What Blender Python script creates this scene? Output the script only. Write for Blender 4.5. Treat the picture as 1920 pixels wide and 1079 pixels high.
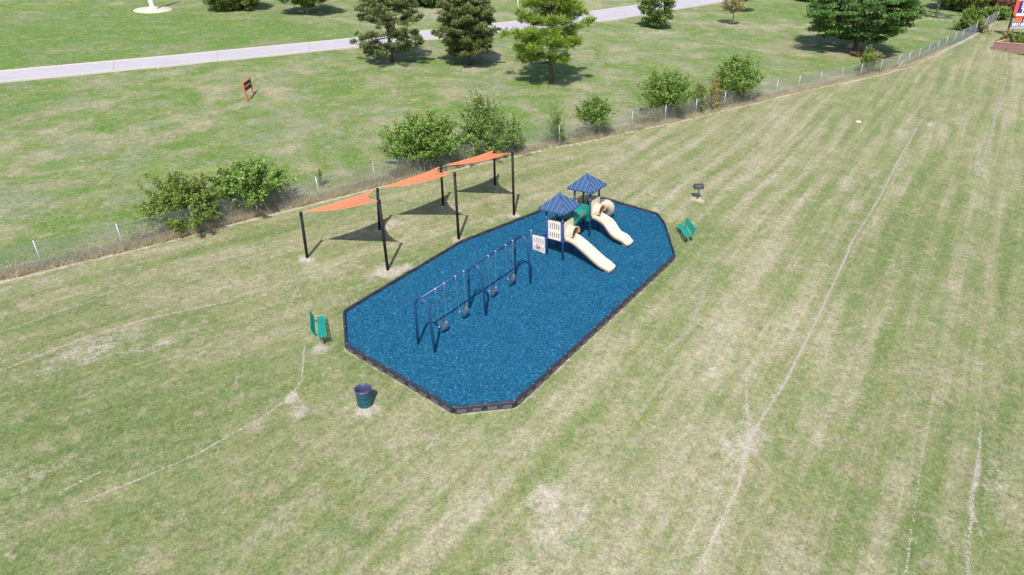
import bpy, bmesh, math, random
import numpy as np
from math import sin, cos, pi, radians as rad, atan2, sqrt, tan
from mathutils import Vector, Matrix

S = bpy.context.scene
for o in list(bpy.data.objects):
    bpy.data.objects.remove(o)
C = S.collection

# ------------------------------------------------------------------ camera
CAM = Vector((0, 0, 17.489))
RT = Vector((0.99909, -0.01982, -0.037767)); UPV = Vector((0.042652, 0.464272, 0.884665)); FW = Vector((0, 0.885471, -0.464695))
FOC = 1224.0
cd = bpy.data.cameras.new('camera'); cam = bpy.data.objects.new('camera', cd); C.objects.link(cam)
cd.sensor_width = 36; cd.lens = FOC / 1920 * 36; cd.clip_start = .1; cd.clip_end = 3000
m3 = Matrix((RT, UPV, -FW)).transposed()
cam.matrix_world = Matrix.Translation(CAM) @ m3.to_4x4()
S.camera = cam

# ------------------------------------------------------------------ world, sun, exposure
SUN_AZ, SUN_EL = rad(83.7), rad(51)            # direction in which the light travels, height of the sun
w = bpy.data.worlds.new('World'); S.world = w; w.use_nodes = True
nt = w.node_tree; nt.nodes.clear()
sky = nt.nodes.new('ShaderNodeTexSky'); sky.sky_type = 'NISHITA'; sky.sun_disc = False
sky.sun_elevation = SUN_EL; sky.sun_rotation = rad(186.3); sky.air_density = 1.0; sky.dust_density = 1.2; sky.altitude = 200
bg = nt.nodes.new('ShaderNodeBackground'); bg.inputs[1].default_value = .13
wo = nt.nodes.new('ShaderNodeOutputWorld')
nt.links.new(sky.outputs[0], bg.inputs[0]); nt.links.new(bg.outputs[0], wo.inputs[0])
sd = bpy.data.lights.new('sun', 'SUN'); sd.energy = 4.3; sd.angle = rad(.53); sd.color = (1, .955, .88)
sun = bpy.data.objects.new('sun', sd); C.objects.link(sun)
sun.rotation_euler = Vector((cos(SUN_AZ) * cos(SUN_EL), sin(SUN_AZ) * cos(SUN_EL), -sin(SUN_EL))).to_track_quat('-Z', 'Y').to_euler()
sun.location = (0, -20, 60)
S.view_settings.view_transform = 'Standard'; S.view_settings.look = 'None'
S.view_settings.exposure = 0.55; S.view_settings.gamma = 1
S.render.engine = 'CYCLES'

# ------------------------------------------------------------------ lie of the land
GX, GY, G0 = -0.068395, 0.089862, -0.223035
def gz(x, y): return G0 + GX * x + GY * y
def at(px, py, h=0.0):
    """place on the sloping field (raised by h) that was measured at this point of the photograph"""
    d = FW * FOC + RT * (px - 960) - UPV * (py - 539.5)
    t = (G0 + h - CAM.z) / (d.z - GX * d.x - GY * d.y)
    return CAM + d * t
def smooth(a, b, x):
    t = np.clip((x - a) / (b - a), 0, 1); return t * t * (3 - 2 * t)

# ------------------------------------------------------------------ helpers
def tag(o, label=None, cat=None, group=None, kind=None):
    if label: o['label'] = label
    if cat: o['category'] = cat
    if group: o['group'] = group
    if kind: o['kind'] = kind
    return o
def empty(name, loc, rz=0, label=None, cat=None, group=None):
    o = bpy.data.objects.new(name, None); C.objects.link(o); o.location = loc; o.rotation_euler = (0, 0, rz)
    o.empty_display_size = .2
    return tag(o, label, cat, group)
class MB:
    def __init__(s): s.v = []; s.f = []; s.m = []; s.sm = []
    def add(s, v, f, mi=0, sm=False):
        n = len(s.v); s.v += [tuple(p) for p in v]; s.f += [tuple(i + n for i in q) for q in f]; s.m += [mi] * len(f); s.sm += [sm] * len(f)
        return s
    def box(s, x0, x1, y0, y1, z0, z1, mi=0, M=None):
        v = [Vector((x, y, z)) for z in (z0, z1) for x, y in ((x0, y0), (x1, y0), (x1, y1), (x0, y1))]
        if M is not None: v = [M @ p for p in v]
        return s.add(v, [(0, 3, 2, 1), (4, 5, 6, 7), (0, 1, 5, 4), (1, 2, 6, 5), (2, 3, 7, 6), (3, 0, 4, 7)], mi)
    def tube(s, pts, r, n=8, caps=True, mi=0, sm=True, r_in=None):
        pts = [Vector(p) for p in pts]; rs = r if isinstance(r, (list, tuple)) else [r] * len(pts)
        T = []
        for i in range(len(pts)):
            a = pts[max(i - 1, 0)]; b = pts[min(i + 1, len(pts) - 1)]; T.append((b - a).normalized())
        up = Vector((0, 0, 1)) if abs(T[0].z) < .9 else Vector((1, 0, 0))
        N = (up - T[0] * up.dot(T[0])).normalized(); v = []
        for i, p in enumerate(pts):
            N = (N - T[i] * N.dot(T[i])).normalized(); B = T[i].cross(N)
            for k in range(n):
                a = 2 * pi * (k + .5) / n; v.append(p + (N * cos(a) + B * sin(a)) * rs[i])
        f = []
        for i in range(len(pts) - 1):
            for k in range(n):
                k2 = (k + 1) % n; f.append((i * n + k, i * n + k2, (i + 1) * n + k2, (i + 1) * n + k))
        if caps: f.append(tuple(range(n - 1, -1, -1))); f.append(tuple((len(pts) - 1) * n + k for k in range(n)))
        s.add(v, f, mi, sm)
        if caps: s.sm[-1] = s.sm[-2] = False
        return s
    def lathe(s, prof, n=24, c=(0, 0, 0), mi=0):
        v = [(c[0] + r * cos(2 * pi * k / n), c[1] + r * sin(2 * pi * k / n), c[2] + z) for r, z in prof for k in range(n)]
        f = [(i * n + k, i * n + (k + 1) % n, (i + 1) * n + (k + 1) % n, (i + 1) * n + k) for i in range(len(prof) - 1) for k in range(n)]
        return s.add(v, f, mi, True)
    def sweep(s, pts, secs, closed=True, mi=0, sm=False, caps=True, side=None):
        """secs: list of (x,z) sections, x across, z up; one per point or a single one"""
        pts = [Vector(p) for p in pts]; n = len(secs[0]) if isinstance(secs[0][0], (list, tuple)) else len(secs)
        v = []
        for i, p in enumerate(pts):
            sc = secs[i] if isinstance(secs[0][0], (list, tuple)) else secs
            t = (pts[min(i + 1, len(pts) - 1)] - pts[max(i - 1, 0)]).normalized()
            X = t.cross(Vector((0, 0, 1))).normalized(); Z = X.cross(t)
            v += [p + X * a + Z * b for a, b in sc]
        f = []
        for i in range(len(pts) - 1):
            for k in range(n if closed else n - 1):
                k2 = (k + 1) % n; f.append((i * n + k, i * n + k2, (i + 1) * n + k2, (i + 1) * n + k))
        s.add(v, f, mi, sm)
        if caps and closed:
            s.add([v[k] for k in range(n)], [tuple(range(n))], mi); s.add(v[-n:], [tuple(range(n - 1, -1, -1))], mi)
        return s
    def mesh(s, name, mats):
        me = bpy.data.meshes.new(name); me.from_pydata(s.v, [], s.f)
        for m in (mats if isinstance(mats, (list, tuple)) else [mats]): me.materials.append(m)
        me.polygons.foreach_set('material_index', s.m); me.polygons.foreach_set('use_smooth', s.sm)
        me.update(); return me
    def build(s, name, mats, parent=None, fix=True):
        me = s.mesh(name, mats)
        if fix:
            bm = bmesh.new(); bm.from_mesh(me); bmesh.ops.recalc_face_normals(bm, faces=bm.faces); bm.to_mesh(me); bm.free()
        return link(name, me, parent)
def link(name, me, parent=None, loc=None):
    o = bpy.data.objects.new(name, me); C.objects.link(o)
    if parent: o.parent = parent
    if loc is not None: o.location = loc
    return o
def npmesh(name, V, F, mat, tint=None, smooth_=False):
    """V (n,3), F (m,k) numpy arrays; tint per face"""
    me = bpy.data.meshes.new(name); n, m, k = len(V), len(F), F.shape[1]
    me.vertices.add(n); me.vertices.foreach_set('co', np.asarray(V, np.float32).ravel())
    me.loops.add(m * k); me.loops.foreach_set('vertex_index', F.astype(np.int32).ravel())
    me.polygons.add(m); me.polygons.foreach_set('loop_start', np.arange(m, dtype=np.int32) * k)
    me.polygons.foreach_set('use_smooth', np.full(m, smooth_))
    me.update(calc_edges=True)
    if tint is not None:
        a = me.attributes.new('tint', 'FLOAT', 'FACE'); a.data.foreach_set('value', np.asarray(tint, np.float32))
    if mat: me.materials.append(mat)
    return me

# ------------------------------------------------------------------ materials
def mat(name, col, rough=.6, metal=0, spec=None, bump=0, bscale=60, var=0, vscale=8, trans=0, dirt=None, dscale=3):
    m = bpy.data.materials.new(name); m.use_nodes = True; t = m.node_tree; b = t.nodes['Principled BSDF']
    b.inputs['Base Color'].default_value = (*col, 1); b.inputs['Roughness'].default_value = rough; b.inputs['Metallic'].default_value = metal
    if spec is not None: b.inputs['Specular IOR Level'].default_value = spec
    tc = t.nodes.new('ShaderNodeTexCoord')
    if var or dirt:
        nz = t.nodes.new('ShaderNodeTexNoise'); nz.inputs['Scale'].default_value = vscale; nz.inputs['Detail'].default_value = 5
        t.links.new(tc.outputs['Object'], nz.inputs['Vector'])
        mx = t.nodes.new('ShaderNodeMix'); mx.data_type = 'RGBA'
        mx.inputs[6].default_value = tuple(c * (1 - var) for c in col) + (1,); mx.inputs[7].default_value = tuple(min(1, c * (1 + var)) for c in col) + (1,)
        t.links.new(nz.outputs['Fac'], mx.inputs[0]); out = mx.outputs[2]
        if dirt:
            n2 = t.nodes.new('ShaderNodeTexNoise'); n2.inputs['Scale'].default_value = dscale; n2.inputs['Detail'].default_value = 8; n2.inputs['Roughness'].default_value = .65
            t.links.new(tc.outputs['Object'], n2.inputs['Vector'])
            rp = t.nodes.new('ShaderNodeMapRange'); rp.inputs[1].default_value = .48; rp.inputs[2].default_value = .75; rp.inputs[4].default_value = .7
            t.links.new(n2.outputs['Fac'], rp.inputs[0])
            m2 = t.nodes.new('ShaderNodeMix'); m2.data_type = 'RGBA'; m2.inputs[7].default_value = (*dirt, 1)
            t.links.new(rp.outputs[0], m2.inputs[0]); t.links.new(out, m2.inputs[6]); out = m2.outputs[2]
        t.links.new(out, b.inputs['Base Color'])
        rr = t.nodes.new('ShaderNodeMapRange'); rr.inputs[3].default_value = max(.05, rough - .12); rr.inputs[4].default_value = min(1, rough + .15)
        t.links.new(nz.outputs['Fac'], rr.inputs[0]); t.links.new(rr.outputs[0], b.inputs['Roughness'])
    if bump:
        nb = t.nodes.new('ShaderNodeTexNoise'); nb.inputs['Scale'].default_value = bscale; nb.inputs['Detail'].default_value = 4
        bp = t.nodes.new('ShaderNodeBump'); bp.inputs['Strength'].default_value = bump; bp.inputs['Distance'].default_value = .02
        t.links.new(tc.outputs['Object'], nb.inputs['Vector']); t.links.new(nb.outputs['Fac'], bp.inputs['Height']); t.links.new(bp.outputs[0], b.inputs['Normal'])
    if trans:
        o = t.nodes['Material Output']; tr = t.nodes.new('ShaderNodeBsdfTranslucent'); tr.inputs[0].default_value = (*col, 1)
        ms = t.nodes.new('ShaderNodeMixShader'); ms.inputs[0].default_value = trans
        t.links.new(b.outputs[0], ms.inputs[1]); t.links.new(tr.outputs[0], ms.inputs[2]); t.links.new(ms.outputs[0], o.inputs[0])
        if var or dirt: t.links.new(out, tr.inputs[0])
    return m
def leafmat(name, cols, trans=.25, rough=.55):
    """cols: dark .. light leaf colours, picked per leaf by the 'tint' attribute"""
    m = bpy.data.materials.new(name); m.use_nodes = True; t = m.node_tree; b = t.nodes['Principled BSDF']
    a = t.nodes.new('ShaderNodeAttribute'); a.attribute_name = 'tint'
    r = t.nodes.new('ShaderNodeValToRGB'); e = r.color_ramp.elements
    while len(e) < len(cols): e.new(.5)
    for i, c in enumerate(cols): e[i].position = i / (len(cols) - 1); e[i].color = (*c, 1)
    t.links.new(a.outputs['Fac'], r.inputs[0]); t.links.new(r.outputs[0], b.inputs['Base Color'])
    b.inputs['Roughness'].default_value = rough; b.inputs['Specular IOR Level'].default_value = .35
    tr = t.nodes.new('ShaderNodeBsdfTranslucent'); t.links.new(r.outputs[0], tr.inputs[0])
    ms = t.nodes.new('ShaderNodeMixShader'); ms.inputs[0].default_value = trans
    t.links.new(b.outputs[0], ms.inputs[1]); t.links.new(tr.outputs[0], ms.inputs[2]); t.links.new(ms.outputs[0], t.nodes['Material Output'].inputs[0])
    return m

def leafmat_(name, cols): return leafmat(name, cols, 0.0, .95)
M = {}
M['post'] = mat('navy_powder_coat', (.022, .05, .13), .38, var=.12)
M['swing'] = mat('blue_powder_coat', (.014, .055, .15), .38, var=.15, vscale=3)
M['roof'] = mat('roof_blue_steel', (.033, .072, .165), .42, var=.1, vscale=2)
M['roofrib'] = mat('roof_rib_highlight_steel', (.11, .19, .36), .28, var=.05)  # lighter than the roof: highlights along the ribs put into the colour
M['tan'] = mat('tan_plastic', (.65, .54, .39), .4, var=.05, vscale=1.5, trans=.08, dirt=(.60, .49, .35), dscale=2.2)
M['tan_in'] = mat('tan_plastic_lit_through', (.62, .38, .18), .5, trans=.5)  # orange of light coming through the tan plastic, put into the colour
M['cream'] = mat('cream_plastic', (.66, .60, .50), .45, var=.05)
M['green_pl'] = mat('green_plastic', (.008, .22, .15), .3, var=.12, vscale=2)
M['bluerail'] = mat('blue_plastic', (.04, .10, .48), .4)
M['deck'] = mat('brown_deck', (.09, .055, .04), .7, var=.2)
M['tan_shade'] = mat('shaded_tan_panel', (.30, .20, .17), .6, var=.1)  # tan panel, with the shade inside the tower put into its colour
M['pink'] = mat('pink_plastic', (.58, .24, .34), .45, var=.1)
M['metal'] = mat('galvanised_steel', (.40, .42, .46), .45, metal=.5, var=.12, vscale=20)
M['steelwire'] = mat('galvanised_wire', (.26, .265, .28), .5, metal=.3)
M['chain'] = mat('swing_chain', (.20, .155, .165), .6, metal=.2)
M['belt'] = mat('worn_rubber_belt', (.085, .05, .06), .6, var=.3)
M['black'] = mat('dark_bronze_post', (.012, .010, .012), .62, spec=.25, var=.2)
M['sail'] = mat('orange_sail_cloth', (.80, .19, .09), .8, var=.04, vscale=1.2, trans=.08, bump=.15, bscale=40)
M['hem'] = mat('orange_sail_hem', (.86, .22, .09), .8)
M['border'] = mat('black_plastic_timber', (.022, .021, .032), .48, var=.3, vscale=4, dirt=(.10, .085, .08), dscale=5)
M['borderpad'] = mat('skylit_plastic_timber', (.075, .07, .09), .55, var=.2, vscale=6)  # sky reflection on the sloping pads painted as a lighter timber tone
M['bench'] = mat('green_thermoplastic', (.004, .27, .225), .35, var=.12)
M['blackiron'] = mat('black_iron', (.016, .016, .02), .5, var=.2)
M['can'] = mat('dark_green_drum', (.004, .062, .085), .42, var=.15, vscale=4, dirt=(.02, .10, .11))
M['liner'] = mat('dark_bin_liner', (.05, .055, .12), .32, bump=.5, bscale=14, var=.2)
M['grill'] = mat('grill_steel', (.045, .045, .05), .6, var=.3, dirt=(.12, .11, .10), dscale=9)
M['road'] = mat('pale_concrete_road', (.37, .345, .375), .85, var=.06, vscale=.6, bump=.3, bscale=20, dirt=(.32, .30, .31), dscale=.4)
M['kerb'] = mat('kerb_concrete', (.46, .42, .37), .85, var=.08, vscale=2)
M['joint'] = mat('joint_tar', (.26, .235, .25), .9)
M['redwood'] = mat('faded_red_wood', (.46, .09, .06), .7, var=.2)
M['darkboard'] = mat('dark_brown_board', (.045, .022, .02), .7, var=.2)
M['whitepaint'] = mat('white_paint', (.72, .76, .84), .5, var=.05)
M['concrete'] = mat('pad_concrete', (.48, .42, .34), .9, var=.15, vscale=2, bump=.3, bscale=8)
M['bark'] = mat('bark', (.085, .062, .055), .9, var=.4, vscale=6, bump=.8, bscale=14)
M['palebark'] = mat('pale_bark', (.22, .18, .15), .9, var=.3, vscale=6, bump=.6, bscale=14)
M['stem'] = mat('shrub_stems', (.12, .09, .065), .9, var=.3)
M['rock'] = mat('pale_stone', (.62, .57, .50), .9, var=.15, bump=.5, bscale=8)
M['signred'] = mat('sign_red', (.75, .07, .03), .4)
M['signblue'] = mat('sign_blue', (.03, .02, .20), .35)
M['signwhite'] = mat('sign_white', (.85, .83, .82), .4)
M['signorange'] = mat('sign_orange', (.80, .12, .02), .4)
M['signgrey'] = mat('sign_grey', (.30, .31, .36), .5)
M['cap'] = mat('pink_brick_coping', (.48, .24, .20), .8, var=.15)
M['paper'] = mat('paper_scrap', (.8, .8, .8), .7)

def nd(t, ty, **kw):
    n = t.nodes.new(ty)
    for k, v in kw.items(): setattr(n, k, v)
    return n
def brickmat():
    m = bpy.data.materials.new('red_brick'); m.use_nodes = True; t = m.node_tree; b = t.nodes['Principled BSDF']
    tc = nd(t, 'ShaderNodeTexCoord'); bt = nd(t, 'ShaderNodeTexBrick'); mp = nd(t, 'ShaderNodeMapping'); mp.inputs['Rotation'].default_value = (pi / 2, 0, 0)
    bt.inputs['Scale'].default_value = 1; bt.inputs['Brick Width'].default_value = .22; bt.inputs['Row Height'].default_value = .075; bt.inputs['Mortar Size'].default_value = .008
    bt.inputs['Color1'].default_value = (.24, .10, .09, 1); bt.inputs['Color2'].default_value = (.30, .14, .12, 1); bt.inputs['Mortar'].default_value = (.35, .3, .27, 1)
    t.links.new(tc.outputs['Object'], mp.inputs[0]); t.links.new(mp.outputs[0], bt.inputs[0]); t.links.new(bt.outputs[0], b.inputs['Base Color']); b.inputs['Roughness'].default_value = .85
    return m
M['brick'] = brickmat()

def groundmat():
    m = bpy.data.materials.new('grass_and_dry_turf'); m.use_nodes = True; t = m.node_tree; L = t.links.new; b = t.nodes['Principled BSDF']
    tc = nd(t, 'ShaderNodeTexCoord')
    def attr(n): a = nd(t, 'ShaderNodeAttribute'); a.attribute_name = n; return a.outputs['Fac']
    def rot(ang, sx, sy):
        mp = nd(t, 'ShaderNodeMapping'); mp.vector_type = 'TEXTURE'
        # texture-space: rotate so x runs along the mowing line, then stretch
        mp.inputs['Rotation'].default_value = (0, 0, ang); mp.inputs['Scale'].default_value = (1 / sx, 1 / sy, 1)
        L(tc.outputs['Object'], mp.inputs[0]); return mp.outputs[0]
    def noise(vec, sc, det=3, ro=.55, dist=0):
        n = nd(t, 'ShaderNodeTexNoise'); n.noise_dimensions = '2D' if False else '3D'
        n.inputs['Scale'].default_value = sc; n.inputs['Detail'].default_value = det; n.inputs['Roughness'].default_value = ro; n.inputs['Distortion'].default_value = dist
        L(vec, n.inputs['Vector']); return n.outputs['Fac']
    def math_(op, a, b_=None, c=None, cl=False):
        n = nd(t, 'ShaderNodeMath', operation=op); n.use_clamp = cl
        for i, x in enumerate((a, b_, c)):
            if x is None: continue
            if isinstance(x, (int, float)): n.inputs[i].default_value = x
            else: L(x, n.inputs[i])
        return n.outputs[0]
    def mr(x, a, b_, c=0, d=1):
        n = nd(t, 'ShaderNodeMapRange'); n.interpolation_type = 'SMOOTHSTEP'
        for i, q in enumerate((a, b_, c, d)): n.inputs[i + 1].default_value = q
        L(x, n.inputs[0]); return n.outputs[0]
    def mix(f, a, c, ty='MIX'):
        n = nd(t, 'ShaderNodeMix', data_type='RGBA', blend_type=ty)
        if isinstance(f, (int, float)): n.inputs[0].default_value = f
        else: L(f, n.inputs[0])
        for s, x in ((6, a), (7, c)):
            if isinstance(x, tuple): n.inputs[s].default_value = (*x, 1)
            else: L(x, n.inputs[s])
        return n.outputs[2]
    ob = tc.outputs['Object']
    meadow, wear, lush, mb, streak = attr('meadow'), attr('wear'), attr('lush'), attr('mowblend'), attr('streak')
    big = noise(ob, .09, 4, .6); mid = noise(ob, .42, 5, .62, .4); fine = noise(ob, 2.6, 5, .7); grain = noise(ob, 17, 4, .85); speck = noise(ob, 46, 2, .9)
    sA = noise(rot(rad(35), .055, .75), 1, 5, .6, .25); sB = noise(rot(rad(54), .035, .85), 1, 5, .62, .15)
    sB2 = noise(rot(rad(54), .10, 2.4), 1, 4, .65, .1); sA2 = noise(rot(rad(35), .22, 1.6), 1, 4, .65, .15)
    def lerp(f, a, c): return math_('ADD', math_('MULTIPLY', a, math_('SUBTRACT', 1, f)), math_('MULTIPLY', c, f))
    st = lerp(mb, sA, sB); st2 = lerp(mb, sA2, sB2)
    # dryness of the mown lawn 0 green .. 1 straw
    dry = math_('ADD', math_('MULTIPLY', st, 1.1), math_('ADD', math_('MULTIPLY', mid, .65), math_('ADD', math_('MULTIPLY', big, .45), math_('MULTIPLY', st2, .75))))
    dry = math_('ADD', dry, math_('ADD', math_('MULTIPLY', fine, .5), math_('MULTIPLY', grain, .4)))
    dry = math_('ADD', dry, math_('MULTIPLY', math_('SUBTRACT', streak, .5), .24))
    dry = math_('SUBTRACT', dry, math_('MULTIPLY', lush, .22)); dry = math_('ADD', dry, math_('MULTIPLY', attr('pale'), .10))
    dryL = mr(dry, 1.54, 2.40)
    lawn = nd(t, 'ShaderNodeValToRGB'); e = lawn.color_ramp.elements
    for i, (p, c) in enumerate([(0, (.105, .155, .045)), (.32, (.185, .22, .085)), (.6, (.285, .285, .145)), (1, (.43, .37, .25))]):
        if i > 1: e.new(p)
        e[i if i < 2 else len(e) - 1].position = p
    while len(e) > 4: e.remove(e[-1])
    for i, (p, c) in enumerate([(0, (.120, .164, .055)), (.34, (.188, .205, .092)), (.64, (.255, .245, .145)), (1, (.345, .31, .222))]): e[i].position = p; e[i].color = (*c, 1)
    L(dryL, lawn.inputs[0])
    # rougher meadow beyond the fence
    dm = math_('ADD', math_('MULTIPLY', mid, 1.1), math_('ADD', math_('MULTIPLY', noise(ob, .16, 5, .6, .6), 1.2), math_('ADD', math_('MULTIPLY', fine, .6), math_('MULTIPLY', grain, .4))))
    dm = math_('SUBTRACT', dm, math_('MULTIPLY', lush, .30))
    dmf = mr(dm, 1.38, 1.98)
    md = nd(t, 'ShaderNodeValToRGB'); e = md.color_ramp.elements; e.new(.3); e.new(.6)
    for i, (p, c) in enumerate([(0, (.085, .168, .026)), (.35, (.142, .192, .06)), (.62, (.195, .21, .108)), (1, (.29, .265, .165))]): e[i].position = p; e[i].color = (*c, 1)
    L(dmf, md.inputs[0])
    grey = mr(noise(ob, .31, 4, .6, .3), .5, .68)
    mdc = mix(math_('MULTIPLY', grey, .5), md.outputs[0], (.165, .195, .13))
    yel = mr(noise(rot(rad(20), .6, 1.3), .33, 4, .6, .5), .56, .72)
    mdc = mix(math_('MULTIPLY', yel, .4), mdc, (.29, .30, .09))
    col = mix(meadow, lawn.outputs[0], mdc)
    # orange-brown flecks and cool green flecks
    fl = mr(noise(ob, .8, 4, .7, .8), .64, .74); col = mix(math_('MULTIPLY', fl, .35), col, (.33, .27, .09))
    fl2 = mr(noise(rot(0.7, .9, 1.4), .55, 4, .7, .5), .62, .74); col = mix(math_('MULTIPLY', fl2, .4), col, (.12, .20, .09))
    # clumps of different grasses, hand to arm sized near by and a metre across in the meadow
    def three(sc, w_, seed_rot):
        q = rot(seed_rot, 1, 1.25)
        a_ = mr(noise(q, sc, 3, .7, .3), .54, .68); b2 = mr(noise(rot(seed_rot + 1.1, 1.2, 1), sc * 1.2, 3, .7, .3), .54, .68); c2 = mr(noise(rot(seed_rot + 2.3, 1, 1.1), sc * .85, 3, .7, .3), .55, .70)
        return math_('MULTIPLY', a_, w_), math_('MULTIPLY', b2, w_), math_('MULTIPLY', c2, w_)
    for sc_, w_, rt in ((4.2, .55, .3), (1.1, .55, 1.9)):
        fa, fb, fc = three(sc_, w_, rt)
        col = mix(fa, col, (.195, .20, .075)); col = mix(fb, col, (.305, .255, .185)); col = mix(fc, col, (.125, .185, .07))
    # bare soil: attribute edges broken up by noise
    wn = math_('ADD', wear, math_('MULTIPLY', math_('SUBTRACT', math_('ADD', math_('MULTIPLY', fine, .6), math_('MULTIPLY', grain, .6)), .6), .95))
    wf = math_('MULTIPLY', mr(wn, .18, .62), mr(wear, .02, .2))
    soil = mix(fine, (.34, .29, .235), (.44, .39, .335))
    col = mix(wf, col, soil)
    # blade-scale light and dark
    g2 = noise(ob, 7.5, 4, .8)
    br = math_('ADD', math_('MULTIPLY', mr(grain, .3, .7), .50), math_('ADD', math_('MULTIPLY', mr(speck, .25, .75), .30), math_('ADD', math_('MULTIPLY', mr(g2, .3, .7), .44), math_('MULTIPLY', mr(noise(ob, 3.1, 4, .75), .32, .68), .26))))
    br = math_('ADD', br, math_('ADD', .24, math_('MULTIPLY', attr('pale'), .06)))
    cm = nd(t, 'ShaderNodeCombineColor'); [L(br, cm.inputs[i]) for i in range(3)]
    col = mix(1.0, col, cm.outputs[0], 'MULTIPLY')
    L(col, b.inputs['Base Color']); b.inputs['Roughness'].default_value = .95; b.inputs['Specular IOR Level'].default_value = .12
    h = math_('ADD', math_('MULTIPLY', grain, .6), math_('ADD', math_('MULTIPLY', speck, .35), math_('MULTIPLY', fine, .8)))
    bp = nd(t, 'ShaderNodeBump'); bp.inputs['Strength'].default_value = .6; bp.inputs['Distance'].default_value = .06
    L(h, bp.inputs['Height']); L(bp.outputs[0], b.inputs['Normal'])
    return m
M['ground'] = groundmat()

def mulchmat(name, base=None):
    m = bpy.data.materials.new(name); m.use_nodes = True; t = m.node_tree; L = t.links.new; b = t.nodes['Principled BSDF']
    tc = nd(t, 'ShaderNodeTexCoord'); r = nd(t, 'ShaderNodeValToRGB'); e = r.color_ramp.elements; [e.new(.5) for _ in range(3)]
    for i, (p, c) in enumerate([(0, (.001, .030, .07)), (.4, (.001, .070, .15)), (.8, (.003, .115, .22)), (.96, (.015, .19, .33)), (1, (.10, .28, .40))]): e[i].position = p; e[i].color = (*c, 1)
    if base == 'tint':
        a = nd(t, 'ShaderNodeAttribute'); a.attribute_name = 'tint'; L(a.outputs['Fac'], r.inputs[0]); L(r.outputs[0], b.inputs['Base Color'])
    else:
        v = nd(t, 'ShaderNodeTexVoronoi'); v.inputs['Scale'].default_value = 22; v.inputs['Randomness'].default_value = 1
        L(tc.outputs['Object'], v.inputs['Vector'])
        s = nd(t, 'ShaderNodeSeparateColor'); L(v.outputs['Color'], s.inputs[0]); L(s.outputs[0], r.inputs[0])
        n = nd(t, 'ShaderNodeTexNoise'); n.inputs['Scale'].default_value = .5; n.inputs['Detail'].default_value = 6; L(tc.outputs['Object'], n.inputs['Vector'])
        q = nd(t, 'ShaderNodeMapRange'); q.inputs[1].default_value = .4; q.inputs[2].default_value = .75; q.inputs[4].default_value = .5; L(n.outputs['Fac'], q.inputs[0])
        mx = nd(t, 'ShaderNodeMix', data_type='RGBA'); mx.inputs[7].default_value = (.010, .10, .185, 1)
        L(q.outputs[0], mx.inputs[0]); L(r.outputs[0], mx.inputs[6]); L(mx.outputs[2], b.inputs['Base Color'])
        bp = nd(t, 'ShaderNodeBump'); bp.inputs['Strength'].default_value = .9; bp.inputs['Distance'].default_value = .03
        L(v.outputs['Distance'], bp.inputs['Height']); L(bp.outputs[0], b.inputs['Normal'])
    b.inputs['Roughness'].default_value = .7; b.inputs['Specular IOR Level'].default_value = .3
    return m
M['mulch'] = mulchmat('blue_rubber_mulch'); M['chip'] = mulchmat('loose_blue_rubber', 'tint')

# ------------------------------------------------------------------ the field
FENCE_PX = [(83.3, 505.7), (235, 470.7), (370, 436), (485, 405.5), (600, 377), (705, 350.5), (797, 329), (890, 307.5), (974, 289), (1049.5, 273), (1121.9, 259.5), (1184.7, 244.8), (1246, 232), (1303.4, 219.5), (1357, 205), (1406.6, 194.5), (1453.8, 182.2), (1496, 172.5), (1537, 163), (1577, 155), (1612, 148), (1649, 140), (1682, 130), (1701, 125.5), (1720, 117.5), (1738, 109), (1755, 101), (1771, 93), (1787, 85.5), (1802, 78.5), (1815, 71.5), (1827, 64.5), (1838, 58), (1848, 52), (1858, 46), (1867, 41)]
FP = [Vector(at(*p)) for p in FENCE_PX]
FP = [FP[0] + (FP[0] - FP[2]).normalized() * 3.6 * k for k in (3, 2, 1)] + FP
for p in FP: p.z = gz(p.x, p.y)
PADPX = [(645, 583), (649, 645), (850, 765), (965, 753), (1265, 478), (1246, 418), (1232, 400), (1132, 371), (1028, 388.5), (863, 453), (740, 526)]
PAD = [Vector(at(x, y, .25)) for x, y in PADPX]
for p in PAD: p.z = gz(p.x, p.y)

def polydist(X, Y, P, closed=False, bothside=True):
    """distance to polyline, and signed side of nearest segment"""
    D = np.full(X.shape, 1e9); Sg = np.zeros(X.shape)
    n = len(P) if closed else len(P) - 1
    for i in range(n):
        a = P[i]; b = P[(i + 1) % len(P)]; dx, dy = b[0] - a[0], b[1] - a[1]; l2 = dx * dx + dy * dy
        t = np.clip(((X - a[0]) * dx + (Y - a[1]) * dy) / l2, 0, 1)
        d = np.hypot(X - a[0] - t * dx, Y - a[1] - t * dy); s = dx * (Y - a[1]) - dy * (X - a[0])
        k = d < D; D[k] = d[k]; Sg[k] = np.sign(s[k])
    return D, Sg
xs = np.concatenate([-np.geomspace(700, 62, 22), np.arange(-60, -26, .5), np.arange(-26, 34, .13), np.arange(34, 90, .45), np.geomspace(92, 800, 22)])
ys = np.concatenate([-np.geomspace(500, 8, 16), np.arange(-6, 11, 1.0), np.arange(11, 46, .13), np.arange(46, 75, .3), np.arange(75, 140, .6), np.geomspace(142, 1100, 26)])
X, Y = np.meshgrid(xs, ys)
Z = gz(X, Y)
rr = np.hypot(X, Y - 40)
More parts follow.
